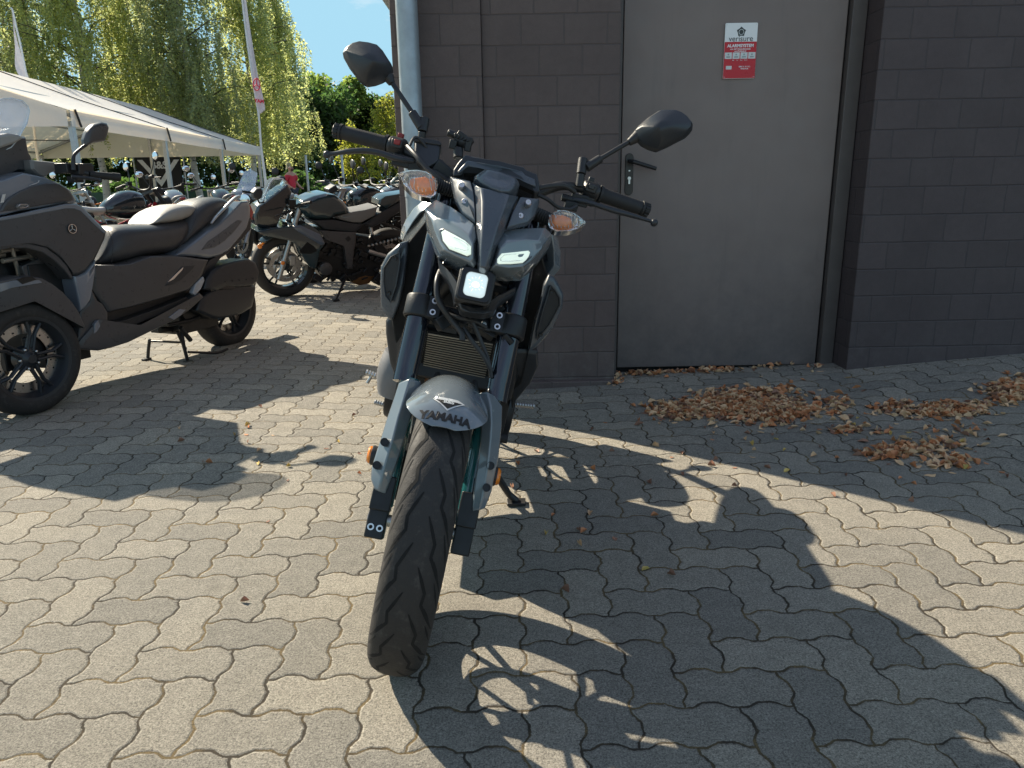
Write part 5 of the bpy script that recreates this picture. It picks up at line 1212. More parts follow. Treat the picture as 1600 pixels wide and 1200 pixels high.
tpanel('passenger_seat',[(591,320),(592,312),(600,306),(618,303),(637,300),(640,305),(616,318),(603,326)],.09,M_dteal,bul=.02,bevel=.008)
tpanel('tail_cowl',[(566,350),(584,338),(602,327),(638,308),(640,320),(602,346),(580,356)],.085,M_sat,bul=.01)
tpanel('side_cover',[(486,344),(520,343),(550,349),(568,351),(556,363),(532,361),(506,358)],.15,M_sat,bul=.008)
tpanel('frame_spar',[(500,360),(532,362),(556,363),(556,376),(553,392),(551,420),(543,420),(540,396),(536,378),(508,374)],.16,M_mattgrey,bul=.006)
mb=MB(); sc_=tpoly([(410,315),(416,300),(422,285),(428,279),(442,279),(446,284),(440,294),(430,302),(420,311)],.06); mb.slab(sc_,Vector((0,-.12,0))); T(mb,'windscreen',mat('smoked_screen',(.72,.80,.82),.05,trans=.9,var=0,ior=1.1),bevel=.01)
mb=MB(); mb.tube(sc_+[sc_[0]],.004,6); T(mb,'screen_edge',M_chrome)
mb=MB(); 
for s in (1,): mb.pillow(tpoly([(395,309),(394,300),(400,294),(408,293),(411,300),(409,309),(402,313)],.26),Vector((0,-.05,0)),.02,.5,3)
mb.tube([tp(403,312,.25),tp(405,317,.2),tp(412,316,.12)],.008,8); T(mb,'mirror',M_sat)
mb=MB(); mb.pillow(tpoly([(436,282),(434,277),(440,275),(446,277),(446,282)],-.26),Vector((0,-.05,0)),.01,.5,3); mb.tube([tp(440,284,-.25),tp(442,292,-.1)],.008,8); T(mb,'mirror',M_sat)
mb=MB(); mb.tube([tp(462,322,.12),tp(476,318,.26),tp(486,316,.36)],.014,10); mb.tube([tp(454,330,.20),tp(440,334,.26),tp(430,338,.32)],.006,8); mb.box(tp(456,316,.14),(.06,.06,.05)); T(mb,'handlebar',M_cast)
rnd=random.Random(9); mb=MB()
for i in range(90):
    px=rnd.uniform(496,600); py=rnd.uniform(368,438); q=tp(px,py,rnd.uniform(.08,.15)); mb.box(q,(rnd.uniform(.02,.09),.04,rnd.uniform(.015,.05)),rot=Matrix.Rotation(rnd.uniform(-1,1),3,'Y'))
for i in range(30):
    q=tp(rnd.uniform(440,475),rnd.uniform(322,356),rnd.uniform(.02,.10)); mb.box(q,(rnd.uniform(.01,.05),.03,rnd.uniform(.01,.04)),rot=Matrix.Rotation(rnd.uniform(-1,1),3,'Y'))
mb.slab(tpoly([(494,372),(545,366),(590,372),(606,392),(590,430),(545,440),(502,432),(488,410)],.10),(0,-.2,0)); T(mb,'engine',M_cast,bevel=.004)
mb=MB(); MM=Matrix.Translation(tp(509,420,.17))@Matrix.Rotation(pi/2,4,'Z'); mb.lathe([(0,.02),(.045,.02),(.06,.012),(.065,-.03),(0,-.03)],MM,28); T(mb,'engine_cover',M_mattgrey)
mb=MB(); mb.tube(tpoly([(575,392),(600,400),(622,412)],.12),.025,10); mb.tube([tp(578,352,.05),tp(585,380,.08)],.018,8)
for k in range(9): mb.box(tp(576+6*k,384-k*1.5,.13),(.025,.03,.02),rot=Matrix.Rotation(.4*k,3,'Y'))
T(mb,'swingarm',M_alu,bevel=.004)
mb=MB(); mb.pillow(tpoly([(548,441),(558,432),(572,428),(585,431),(577,443),(562,446)],.09),Vector((0,-.12,0)),.01); T(mb,'exhaust_box',mat('tarnished_exhaust',(.20,.11,.05),.4,metal=.7,var=.3),bevel=.006)
mb=MB(); g0=MSP.inverted()@gnd(525,471); mb.tube([tp(541,432,.12),g0+Vector((0,0,.01))],[.014,.010],10); mb.tube([tp(536,452,.17),tp(532,455,.2)],.008,8); mb.box(g0+Vector((0,0,.012)),(.06,.04,.01)); T(mb,'side_stand',M_black)
# -- the rest of the row: naked bikes, one heading, about 0.9 m apart
adir=(SPR-SPF); adir.z=0; adir.normalize()
row=[]
RB=thing('motorcycle','black naked motorcycle with raised round mirrors, second of the row','motorcycle',None,'motorcycles parked in a row')
naked(RB,tank=M_bgloss,seed=1); 
RB2=thing('motorcycle','blue-grey naked motorcycle, third of the row, its tank above the seat of the first','motorcycle',None,'motorcycles parked in a row'); naked(RB2,tank=M_tri,seed=2)
lbl=['dark motorcycle with a round mirror against the hedge, fourth of the row','dark motorcycle near the end of the row, fifth from the camera','dark motorcycle at the far end of the row beside the grey downpipe']
specs=[(RB,(-2.16,8.05),0),(RB2,(-1.98,9.0),1)]
def set_at(o,xy,da=0,lean=-7):
    a=Matrix.Rotation(da,3,'Z')@adir; F=Vector((xy[0],xy[1],0)); o.matrix_world=BM(F,F+a)@Matrix.Rotation(R(lean),4,'X')
for o,xy,k in specs: set_at(o,xy,.03*k)
for i,(xy,src) in enumerate((((-1.95,10.0),RB),((-1.90,11.1),RB2),((-1.90,12.3),RB))):
    c=copy_tree(src); c['label']=lbl[i]; set_at(c,xy,.03*i)
# a naked bike seen from the front, further back left of the row
c=copy_tree(RB); c['label']='black motorcycle with a single bright mirror facing the camera, in front of the dark car'; c['group']='motorcycles standing loose'
F=Vector((-2.62,10.5,0)); c.matrix_world=BM(F,F+Vector((.25,1,0)))@Matrix.Rotation(R(-7),4,'X')
# -- bikes at and under the tent
RD=thing('motorcycle','motorcycle with a red painted frame and pale seat, behind the dark scooter','motorcycle',None,'motorcycles by the tent')
naked(RD,tank=M_bgloss,frame_m=M_redf,seat=M_wseat,seed=4,bar='high',rim=M_bgloss)
F=Vector((-3.75,8.85,0)); RD.matrix_world=BM(F,F+Vector((-.80,-1.15,0)))@Matrix.Rotation(R(-9),4,'X')
RS=thing('motorcycle','dark motorcycle with a tall clear windscreen behind the scooter seat','motorcycle',None,'motorcycles by the tent')
naked(RS,tank=M_bgloss,seed=5,screen=True)
F=Vector((-3.72,10.2,0)); RS.matrix_world=BM(F,F+Vector((.2,1,0)))@Matrix.Rotation(R(-7),4,'X')
bl=['black motorcycle by the tent, left of the black banner','black motorcycle in front of the black banner','dark motorcycle right of the black banner by the tent','red-framed motorcycle further left under the tent','dark motorcycle standing at the third tent post']
for i,(x,y,src,dx,dy) in enumerate(((-5.6,10.6,RB,-.3,-1),(-5.1,11.6,RB2,.6,-1),(-4.95,13.0,RB,.5,-.8),(-6.6,10.3,RD,.1,-1),(-5.6,15.0,RB2,.9,-.6))):
    c=copy_tree(src); c['label']=bl[i]; c['group']='motorcycles by the tent'; F=Vector((x,y,0)); c.matrix_world=BM(F,F+Vector((dx,dy,0)))@Matrix.Rotation(R(-7),4,'X')
# ------------------------------------------------------------------ tent, banner, flags, cars, person, posts
def canvas_mat():
    m,nt,b=newmat('white_tent_canvas'); oc=coords(nt); n=tex('Noise',oc,1.1,5,.6); n2=tex('Noise',oc,7,5,.7)
    c=mixc(sstep(n2,.5,.75)*.35,(.86,.87,.88),(.74,.73,.70)); nt.links.new(c,b.inputs['Base Color']); b.inputs['Roughness'].default_value=.5
    tr=nt.nodes.new('ShaderNodeBsdfTranslucent'); tr.inputs[0].default_value=(.95,.78,.52,1)
    mx_=nt.nodes.new('ShaderNodeMixShader'); mx_.inputs[0].default_value=.40
    nt.links.new(b.outputs[0],mx_.inputs[1]); nt.links.new(tr.outputs[0],mx_.inputs[2])
    bump(nt,b,n,.5,.06); nt.links.new(mx_.outputs[0],nt.nodes['Material Output'].inputs[0]); return m
M_canvas=canvas_mat()
M_tpole=mat('tent_aluminium',(.42,.43,.44),.4,metal=.6,var=.1)
M_dark=mat('dark_strap',(.02,.02,.022),.6)
TE=Vector((-8.83,15.8,0)); TD=Vector((-.074,.997,0)).normalized(); TG=Vector((-.997,-.074,0)).normalized()
MT=Matrix(((TD.x,TG.x,0,TE.x),(TD.y,TG.y,0,TE.y),(0,0,1,0),(0,0,0,1)))     # x along the eave (away), y across, z up
tent=thing('party_tent','long white canvas party tent with open sides and grey posts, behind the scooter','tent',MT)
def TT(mb,name,m,par=None,**k): return mb.build(name,m,par or tent,**k)
TW,TL,EH,RH=8.3,15.0,2.58,4.12
def roof():
    mb=MB(); nx,ny=30,12
    for side in (0,1):
        vs=[]
        for i in range(nx+1):
            x=-.12+ (TL+.24)*i/nx; u=(x%5)/5; sag=.07*sin(pi*u)
            for j in range(ny+1):
                t=j/ny; z=EH+(RH-EH)*t-sag*sin(pi*t)-.05*sin(pi*t)
                y=(TW/2)*t; y=y if side==0 else TW-y
                vs.append((x,y-( .06*(1-t) if side==0 else -.06*(1-t)),z))
        mb.add(vs,[(i*(ny+1)+j,(i+1)*(ny+1)+j,(i+1)*(ny+1)+j+1,i*(ny+1)+j+1) for i in range(nx) for j in range(ny)])
    o=TT(mb,'roof',M_canvas); return o
ro=roof()
mb=MB()   # valances
for y in (-.07,TW+.07):
    vs=[];n=60
    for i in range(n+1):
        x=-.12+(TL+.24)*i/n; w=.012*sin(i*1.3)
        vs+=[(x,y,EH+.02),(x,y+w*.5,EH-.12),(x,y+w,EH-.31-.012*sin(pi*((x%5)/5)))]
    mb.add(vs,[(3*i+k,3*i+3+k,3*i+4+k,3*i+1+k) for i in range(n) for k in (0,1)])
    TT(mb,'valance',M_canvas,ro) if y<0 else None
    if y<0: mb=MB()
TT(mb,'valance',M_canvas,ro)
for x in (-.13,TL+.13):
    mb=MB(); vs=[]; n=24
    for i in range(n+1):
        t=i/n; y=TW*t; zt=EH+(RH-EH)*(1-abs(2*t-1)); vs+=[(x,y,zt),(x+.01*sin(i*1.7),y,EH-.31)]
    mb.add(vs,[(2*i,2*i+2,2*i+3,2*i+1) for i in range(n)]); TT(mb,'gable',M_canvas,ro)
for y in (0,TW):
    for i in range(4):
        mb=MB(); mb.box((5*i,y,1.17),(.13,.10,2.42)); mb.box((5*i,y,.01),(.25,.25,.02)); TT(mb,'post',M_tpole,bevel=.008)
mb=MB(); mb.box((TL,TW/2,1.9),(.12,.10,3.9)); TT(mb,'gable_post',M_tpole,bevel=.008)
for i in range(4):
    mb=MB()
    for s in (0,1):
        a=Vector((5*i,0 if s==0 else TW,EH-.08)); b=Vector((5*i,TW/2,RH-.10)); mb.tube([a,b],.05,6)
    if i<3:
        mb.tube([(5*i,TW*.5,RH-.12),(5*i+5,TW*.5,RH-.12)],.035,6); mb.tube([(5*i,TW*.25,(EH+RH)/2-.12),(5*i+5,TW*.25,(EH+RH)/2-.12)],.03,6); mb.tube([(5*i,TW*.75,(EH+RH)/2-.12),(5*i+5,TW*.75,(EH+RH)/2-.12)],.03,6)
        mb.tube([(5*i,0,EH-.1),(5*i+5,0,EH-.1)],.04,6); mb.tube([(5*i,TW,EH-.1),(5*i+5,TW,EH-.1)],.04,6)
    TT(mb,'rafter',M_tpole)
mb=MB(); mb.tube([(.02,.2,EH-.2),(.02,4.1,EH-.3),(4.9,TW,EH-.1)],.012,5); mb.tube([(0,0,2.0),(5,TW,2.45)],.012,5); TT(mb,'brace_cable',M_dark)
for i in range(4):
    mb=MB(); mb.tube([(5*i+.05,-.09,EH+.03),(5*i+.10,-.10,EH-.1),(5*i+.22,-.09,EH-.30)],.022,6); TT(mb,'strap',M_dark)
mb=MB()
for i in range(4):
    if i: 
        for s in (0,1):
            a=Vector((5*i,-.06 if s==0 else TW+.06,EH+.02)); b=Vector((5*i,TW/2,RH+.012)); mb.tube([a,b.lerp(a,.5)+Vector((0,0,-.04)),b],.014,5)
TT(mb,'roof_seam',M_dark,ro)
# ---- black banner with white diamond lines, letters running down its lower part
bc=aty(254,300,31.5); BNM=Matrix.Translation((bc.x,31.5,0))@Matrix.Rotation(R(12),4,'Z')
ban=thing('banner','tall black banner with white B&S lettering hanging below the far end of the tent','banner',BNM)
M_bk=mat('black_banner_cloth',(.012,.013,.015),.7); M_wp=mat('white_print',(.62,.64,.66),.6)
mb=MB(); mb.slab([(-.86,0,.25),(.86,0,.25),(.84,0,2.30),(-.86,0,2.30)],(0,.02,0)); mb.build('cloth',M_bk,ban)
mb=MB(); mb.tube([(.95,.05,0),(.95,.05,2.34)],.03,8); mb.tube([(-.95,.05,0),(-.95,.05,2.34)],.03,8); mb.tube([(-.95,.05,2.32),(.95,.05,2.32)],.025,8); mb.build('banner_frame',M_tpole,ban)
mb=MB()
for s in (-1,1):
    mb.slab([(s*.80,-.012,2.20),(s*.60,-.012,2.20),(0,-.012,1.40),(0,-.012,1.14)],(0,.008,0))
mb.ball((0,-.01,1.0),.10,sc=(1.3,.08,.8)); mb.build('diamond_mark',M_wp,ban)
Bx=lambda x,z: Matrix.Translation((x,-.014,z))@Matrix.Rotation(pi/2,4,'X')
text_mesh('banner_lettering','B&S',.40,M_wp,ban,Bx(0,1.98),.004,bold=.012)
t=text_mesh('banner_lettering','MOTO',.46,M_wp,ban,Matrix.Translation((0,-.014,.28))@Matrix.Rotation(pi/2,4,'X')@Matrix.Rotation(-pi/2,4,'Z'),.004,bold=.012)
# ---- two flags on bent poles
def flag(base,top,tip_px,label,pts,name='flag',mark=True,Y=20.0):
    P0=aty(*base,Y); P0.z=0; t=thing('flag',label,'flag',Matrix.Translation(P0))
    mb=MB(); pl=[aty(p[0],p[1],Y)-P0 for p in top]; pl=[Vector((pl[0].x*.9+.0,0,0))]+pl
    mb.tube(pl,[.045,.040]+[.028]*(len(pl)-3)+[.014],10,smooth=3); mb.build('pole',mat('white_flag_pole',(.6,.61,.62),.4),t)
    mb=MB(); L=[aty(p[0],p[1],Y)-P0 for p in pts[0]]; Q=[aty(p[0],p[1],Y)-P0 for p in pts[1]]; n=len(L); vs=[];K=6
    for i in range(n):
        for k in range(K+1):
            u=k/K; v=L[i].lerp(Q[i],u); v.y+=.07*sin(u*7+i*.9)*u; vs.append(v)
    mb.add(vs,[(i*(K+1)+k,(i+1)*(K+1)+k,(i+1)*(K+1)+k+1,i*(K+1)+k+1) for i in range(n-1) for k in range(K)])
    o=mb.build('cloth',mat('white_flag_cloth',(.62,.58,.60),.7,trans=.0),t,rec=False); s=o.modifiers.new('s','SOLIDIFY'); s.thickness=.006; o.modifiers.new('u','SUBSURF').render_levels=1
    return t
M_fr=mat('red_flag_print',(.60,.03,.06),.7)
f2=flag((412,292),[(415,285),(408,230),(404,178),(396,130),(386,60),(379,0),(376,-40),(378,-52)],None,'white flag with red print on a tall pole beyond the right end of the tent',
     ([(377,-48),(379,0),(384,50),(390,90),(396,130),(402,168),(404,180)],[(379,-46),(384,8),(391,52),(399,95),(406,128),(412,150),(416,173)]))
cc=aty(404,134,20)-aty(412,292,20); P0=f2.matrix_world.translation
c0=aty(401,132,19.85)-P0
M0=Matrix.Translation(c0)@Matrix.Rotation(R(8),4,'Y')@Matrix.Rotation(pi/2,4,'X')
mb=MB(); 
for k in range(20):
    a=2*pi*k/20; b=2*pi*(k+1)/20
    mb.tube([M0@Vector(((.085)*cos(a),.14*sin(a),0)),M0@Vector((.085*cos(b),.14*sin(b),0))],.014,5)
for k in range(3):
    a=2*pi*k/3+pi/2; mb.tube([M0@Vector((0,0,0)),M0@Vector((.09*cos(a),.13*sin(a),0))],.013,5)
mb.build('round_mark',M_fr,f2)
M1=Matrix.Translation(aty(405,158,19.85)-P0)@Matrix.Rotation(R(8),4,'Y')@Matrix.Rotation(pi/2,4,'X')
text_mesh('flag_lettering','YAM',.115,M_fr,f2,M1,.003,bold=.006)
f1=flag((56,230),[(56,228),(50,150),(42,120),(34,80),(26,45),(20,18),(18,12)],None,'plain white flag on a bent pole above the tent roof at the far left',
     ([(19,14),(22,40),(26,60),(33,85),(38,100),(44,118),(50,134)],[(20,16),(22,50),(22,80),(23,104),(28,113),(34,122),(36,132)]),Y=24.0)
# ---- cars beyond the motorcycles
M_carb=mat('dark_blue_car_paint',(.012,.020,.032),.15,coat=1,var=.03); M_cars=mat('silver_car_paint',(.36,.36,.35),.25,metal=.5,coat=1,var=.03)
M_glassd=mat('tinted_car_glass',(.03,.05,.06),.05,coat=1,var=.02,spec=.9)
def car(label,M,paint,L=4.4,H=1.45,van=False):
    t=thing('parked_car' if not van else 'parked_van',label,'car' if not van else 'van',M)
    W=.88
    if not van:
        side=[(-L/2,.35),(-L/2,.72),(-L/2+.15,.84),(-L/2+.95,.95),(-L/2+1.65,H-.03),(-L/2+2.4,H),(L/2-1.0,H-.05),(L/2-.25,1.0),(L/2-.05,.92),(L/2,.55),(L/2-.05,.32)]
        glass=[(-L/2+1.08,.97),(-L/2+1.68,H-.09),(-L/2+2.4,H-.06),(L/2-1.02,H-.12),(L/2-.42,1.0)]
    else:
        side=[(-L/2,.4),(-L/2,.95),(-L/2+.25,1.15),(-L/2+.9,H-.15),(-L/2+1.2,H),(L/2-.1,H),(L/2,H-.1),(L/2,.4)]
        glass=[(-L/2+.45,1.22),(-L/2+.98,H-.22),(-L/2+1.7,H-.22),(-L/2+1.7,1.22)]
    mb=MB(); rings=[]
    ys=[(-W,0),(-W*.97,1),(-W*.80,2),(W*.80,2),(W*.97,1),(W,0)]
    a=[Vector((x,-W,z)) for x,z in side]; 
    vs=[];n=len(side)
    for y in (-W,W):
        for x,z in side: vs.append(Vector((x,y*(1 if z<1.0 else 1-.16*(z-.95)/(H-.95)),z)))
    fs=[tuple(range(n)),tuple(reversed(range(n,2*n)))]+[(i,(i+1)%n,n+(i+1)%n,n+i) for i in range(n)]
    mb.add(vs,[tuple(f) for f in fs]); mb.build('body',paint,t,bevel=.06,seg=3)
    for y in (-W,W):
        mb=MB(); g=[Vector((x,y*(1-.16*max(0,(z-.95))/(H-.95))*1.006,z)) for x,z in glass]; mb.slab(g,(0,-.02 if y>0 else .02,0)); mb.build('side_window',M_glassd,t)
    if not van:
        mb=MB(); mb.slab([(-L/2+1.0,-.7,1.0),(-L/2+1.0,.7,1.0),(-L/2+1.62,.62,H-.05),(-L/2+1.62,-.62,H-.05)],(-.02,0,.02)); mb.build('windscreen',M_glassd,t)
        mb=MB(); mb.slab([(L/2-.30,-.7,1.03),(L/2-.30,.7,1.03),(L/2-.95,.62,H-.07),(L/2-.95,-.62,H-.07)],(.02,0,.02)); mb.build('rear_window',M_glassd,t)
    for x in (-L/2+.8,L/2-.8):
        for y in (-W,W):
            mb=MB(); M_=Matrix.Translation((x,y*.93,.31))@Matrix.Rotation(pi/2,4,'Z'); mb.lathe([(0,-.1),(.30,-.1),(.31,0),(.30,.1),(0,.1)],M_,28); w=mb.build('wheel',M_tyre,t)
            mb=MB(); mb.lathe([(0,-.105),(.2,-.105),(.2,.105),(0,.105)],M_,20); mb.build('rim',M_chrome,w)
    return t
car('dark blue car beyond the motorcycles, its windscreen sloping to the right',Matrix.Translation((aty(512,300,40).x,40,-.13))@Matrix.Rotation(R(174),4,'Z'),M_carb,L=4.0,H=1.45)
car('silver car half hidden behind the black sport motorcycle, under the end of the tent',Matrix.Translation((aty(372,300,40).x,40,-.30))@Matrix.Rotation(R(4),4,'Z'),M_cars,L=4.3)
car('white van beside the grey downpipe at the far end of the yard',Matrix.Translation((aty(668,300,44).x,44,-.1))@Matrix.Rotation(R(6),4,'Z'),M_white,L=5.0,H=1.95,van=True)
# ---- bald man in a red shirt, seen from behind his left shoulder
def person():
    Y=26.0; c=aty(457,300,Y); o=thing('person','bald person in a red T-shirt standing among the far motorcycles, facing left','person',Matrix.Translation((c.x,Y,0))@Matrix.Rotation(R(60),4,'Z'))
    M_skin=mat('skin',(.42,.23,.16),.5,var=.08); M_shirt=mat('red_tshirt',(.50,.03,.05),.8,var=.1); M_tr=mat('dark_trousers',(.03,.035,.05),.8)
    def sk(name,vs,ed,rad,m,par=o,sub=2):
        me=bpy.data.meshes.new(name); me.from_pydata(vs,ed,[]); me.materials.append(m)
        bm=bmesh.new(); bm.from_mesh(me); ly=bm.verts.layers.skin.verify()
        for v,r_ in zip(bm.verts,rad): v[ly].radius=(r_,r_) if not isinstance(r_,tuple) else r_; v[ly].use_root=(v.index==0)
        bm.to_mesh(me); bm.free(); b=bpy.data.objects.new(name,me); COL.objects.link(b); b.parent=par
        s=b.modifiers.new('skin','SKIN')
        u=b.modifiers.new('sub','SUBSURF'); u.render_levels=sub; b.modifiers['skin'].use_smooth_shade=True; return b
    J=[(0,0,.95),(0,0,1.12),(0,.0,1.32),(0,0,1.44),(0,.01,1.54),(0,-.02,1.62),(0,-.02,1.70),
       (-.10,0,.92),(-.11,-.02,.50),(-.11,.03,.09),(-.11,-.10,.04),(.10,0,.92),(.11,-.02,.50),(.11,.03,.09),(.11,-.10,.04),
       (-.19,0,1.43),(-.25,.03,1.17),(-.22,-.16,1.02),(-.19,-.24,1.0),(.19,0,1.43),(.25,.03,1.17),(.22,-.16,1.02),(.19,-.24,1.0)]
    E_=[(0,1),(1,2),(2,3),(3,4),(4,5),(5,6),(0,7),(7,8),(8,9),(9,10),(0,11),(11,12),(12,13),(13,14),(3,15),(15,16),(16,17),(17,18),(3,19),(19,20),(20,21),(21,22)]
    rd=[(.15,.11),(.135,.10),(.16,.11),(.13,.09),.055,(.085,.10),(.075,.09),.09,.062,.042,.035,.09,.062,.042,.035,.065,.045,.036,.03,.065,.045,.036,.03]
    body=sk('person_body',J,E_,rd,M_skin)
    K=[(0,0,.93),(0,0,1.12),(0,0,1.32),(0,0,1.43),(-.19,0,1.43),(-.235,.02,1.22),(.19,0,1.43),(.235,.02,1.22)]
    sk('t_shirt',K,[(0,1),(1,2),(2,3),(3,4),(4,5),(3,6),(6,7)],[(.17,.13),(.16,.125),(.185,.13),(.13,.10),.085,.07,.085,.07],M_shirt)
    sk('trousers',[(0,0,.95),(-.10,0,.90),(-.11,-.02,.50),(-.11,.03,.10),(.10,0,.90),(.11,-.02,.50),(.11,.03,.10)],[(0,1),(1,2),(2,3),(0,4),(4,5),(5,6)],[(.16,.125),.105,.08,.065,.105,.08,.065],M_tr)
    for s in (-1,1):
        mb=MB(); mb.ball((s*.088,0,1.64),.026,sc=(.5,.8,1.3)); mb.build('ear',M_skin,o)
        mb=MB(); mb.ball((s*.033,-.112,1.655),.013); mb.build('eye',M_gap,o)
        for k in range(5):
            mb=MB(); b=Vector((s*.19+ (k-2)*.016,-.262,.995)); L=(.05,.075,.082,.075,.058)[k]
            mb.tube([b,b+Vector((0,-L*.6,-.012)),b+Vector((0,-L*.8,-.045))],[.009,.0085,.0075],8); mb.build('finger',M_skin,o)
    mb=MB(); mb.tube([(0,-.115,1.655),(0,-.142,1.625),(0,-.118,1.612)],[.009,.014,.009],8); mb.build('nose',M_skin,o)
    mb=MB(); mb.ball((0,-.105,1.585),.022,sc=(1.2,.5,.35)); mb.build('mouth',mat('lips',(.28,.09,.08),.5),o)
    mb=MB(); mb.ball((0,-.075,1.585),.062,sc=(.95,.75,.7)); mb.build('beard',mat('dark_beard',(.06,.04,.03),.9),o)
person()
# ---- slim posts, hedge, green screen fence with a white notice
for (px,py,Y,h,lab) in ((479,262,34,2.35,'slim grey metal post right of the person in red'),(535,262,32,2.25,'slim grey metal post below the brake lever ball, in front of the dark trees')):
    P=aty(px,py,Y); t=thing('metal_post',lab,'post',Matrix.Translation((P.x,Y,0)),'metal posts')
    mb=MB(); mb.tube([(0,0,0),(0,0,h)],.055,10); mb.lathe([(0,0),(.075,0),(.06,.03),(0,.04)],Matrix.Translation((0,0,h))@Matrix.Rotation(-pi/2,4,'Y'),14); mb.build('shaft',M_tpole,t,bevel=.004); mb=MB(); mb.box((0,0,.012),(.22,.22,.024)); mb.build('base_plate',M_tpole,t)
def fence():
    P=aty(165,300,34); t=thing('screen_fence','low green screen fence left of the black banner, behind the birch trunk','fence',Matrix.Translation((P.x,34,0)))
    mb=MB(); vs=[];n=40
    for i in range(n+1): x=-3.5+8*i/n; vs+=[(x,.04*sin(i*.8),.05),(x,.04*sin(i*.8+.4),.95)]
    mb.add(vs,[(2*i,2*i+2,2*i+3,2*i+1) for i in range(n)]); mb.build('screen',mat('green_screen_cloth',(.05,.10,.07),.8,var=.2,vscale=2),t)
    for i in range(5):
        mb=MB(); mb.tube([(-3.5+2*i,.08,0),(-3.5+2*i,.08,1.0)],.03,8); mb.build('fence_post',M_tpole,t)
fence()
P=aty(212,306,33.5); nt_=thing('notice_board','white notice with faded print on the green screen fence','notice',Matrix.Translation((P.x,33.8,0)))
mb=MB(); mb.slab([(-.30,0,.22),(.30,0,.22),(.28,0,.92),(-.30,0,.92)],(0,.02,0)); mb.build('notice_panel',M_white,nt_)
text_mesh('notice_lettering','GS',.34,mat('faded_notice_print',(.45,.36,.42),.6),nt_,Matrix.Translation((0,-.012,.60))@Matrix.Rotation(pi/2,4,'X'),.002)
# ------------------------------------------------------------------ trees
import numpy as np
def leaf_mat(name,col,tr,var=.35):
    m,nt,b=newmat(name); g=nt.nodes.new('ShaderNodeNewGeometry'); r=X(g.outputs['Random Per Island'])
    oc=coords(nt); n=tex('Noise',oc,.55,3,.6)
    a=tuple(c*(1-var) for c in col); c2=(col[0]*1.5,col[1]*1.25,col[2]*.8)
    c=mixc(r*.6+sstep(n,.35,.65)*.4,a,c2); nt.links.new(c,b.inputs['Base Color']); b.inputs['Roughness'].default_value=.5; b.inputs['Specular IOR Level'].default_value=.3
    t=nt.nodes.new('ShaderNodeBsdfTranslucent'); tc_=mixc(r,(tr[0]*.8,tr[1]*.85,tr[2]),(tr[0]*1.25,tr[1]*1.1,tr[2]*.8)); nt.links.new(tc_,t.inputs[0])
    mx_=nt.nodes.new('ShaderNodeMixShader'); mx_.inputs[0].default_value=.58; nt.links.new(b.outputs[0],mx_.inputs[1]); nt.links.new(t.outputs[0],mx_.inputs[2])
    nt.links.new(mx_.outputs[0],nt.nodes['Material Output'].inputs[0]); return m
L_birch=leaf_mat('birch_leaves',(.165,.205,.092),(.70,.80,.36)); L_birchd=leaf_mat('dull_birch_leaves',(.150,.185,.112),(.58,.68,.38))
L_dark=leaf_mat('dark_leaves',(.035,.065,.025),(.09,.18,.05)); L_mid=leaf_mat('mid_green_leaves',(.07,.11,.035),(.24,.36,.08)); L_lime=leaf_mat('yellow_green_leaves',(.12,.16,.03),(.45,.50,.08))
def bark():
    m,nt,b=newmat('birch_bark'); oc=coords(nt); x,y,z=sep(nt,oc)
    n=tex('Noise',comb(nt,x*2.0,y*2.0,z*9),1.4,5,.7); k=sstep(n,.56,.63); n2=sstep(tex('Noise',comb(nt,x,y,z*.8),1.2,4,.7),.55,.66)
    low=lin(z,0,2.5,.6,0)
    c=mixc(mxx(k,n2),(.50,.47,.42),(.05,.045,.04)); nt.links.new(c,b.inputs['Base Color']); b.inputs['Roughness'].default_value=.7; return m
M_bark=bark(); M_barkd=mat('brown_bark',(.07,.055,.04),.9,var=.3,vscale=5,bmp=.5,bscale=20)
def leaf_mesh(name,P,S,mtl,par,elong=1.35,seed=0,down=.6,zmax=99):
    """P Nx3 leaf centres; each leaf a bent two-face blade"""
    rs=np.random.RandomState(seed); n=len(P)
    d=rs.normal(size=(n,3)); d[:,2]=d[:,2]*.5-down; d/=np.linalg.norm(d,axis=1)[:,None]
    q=rs.normal(size=(n,3)); s=np.cross(d,q); s/=np.linalg.norm(s,axis=1)[:,None]; nn=np.cross(d,s)
    L=(S*rs.uniform(.65,1.3,n))[:,None]*elong; W=L*.42/elong*1.1
    a=P; b=P+d*L*.5+s*W; c=P+d*L; e=P+d*L*.5-s*W+nn*W*.5
    V=np.stack([a,b,c,e],1).reshape(-1,3).astype(np.float32)
    me=bpy.data.meshes.new(name); me.vertices.add(4*n); me.vertices.foreach_set('co',V.ravel())
    me.loops.add(4*n); me.loops.foreach_set('vertex_index',np.arange(4*n,dtype=np.int32)); me.polygons.add(n)
    me.polygons.foreach_set('loop_start',np.arange(0,4*n,4,dtype=np.int32)); me.polygons.foreach_set('loop_total',np.full(n,4,dtype=np.int32))
    me.materials.append(mtl); me.update(calc_edges=True); me.validate()
    o=bpy.data.objects.new(name,me); COL.objects.link(o); o.parent=par; return o
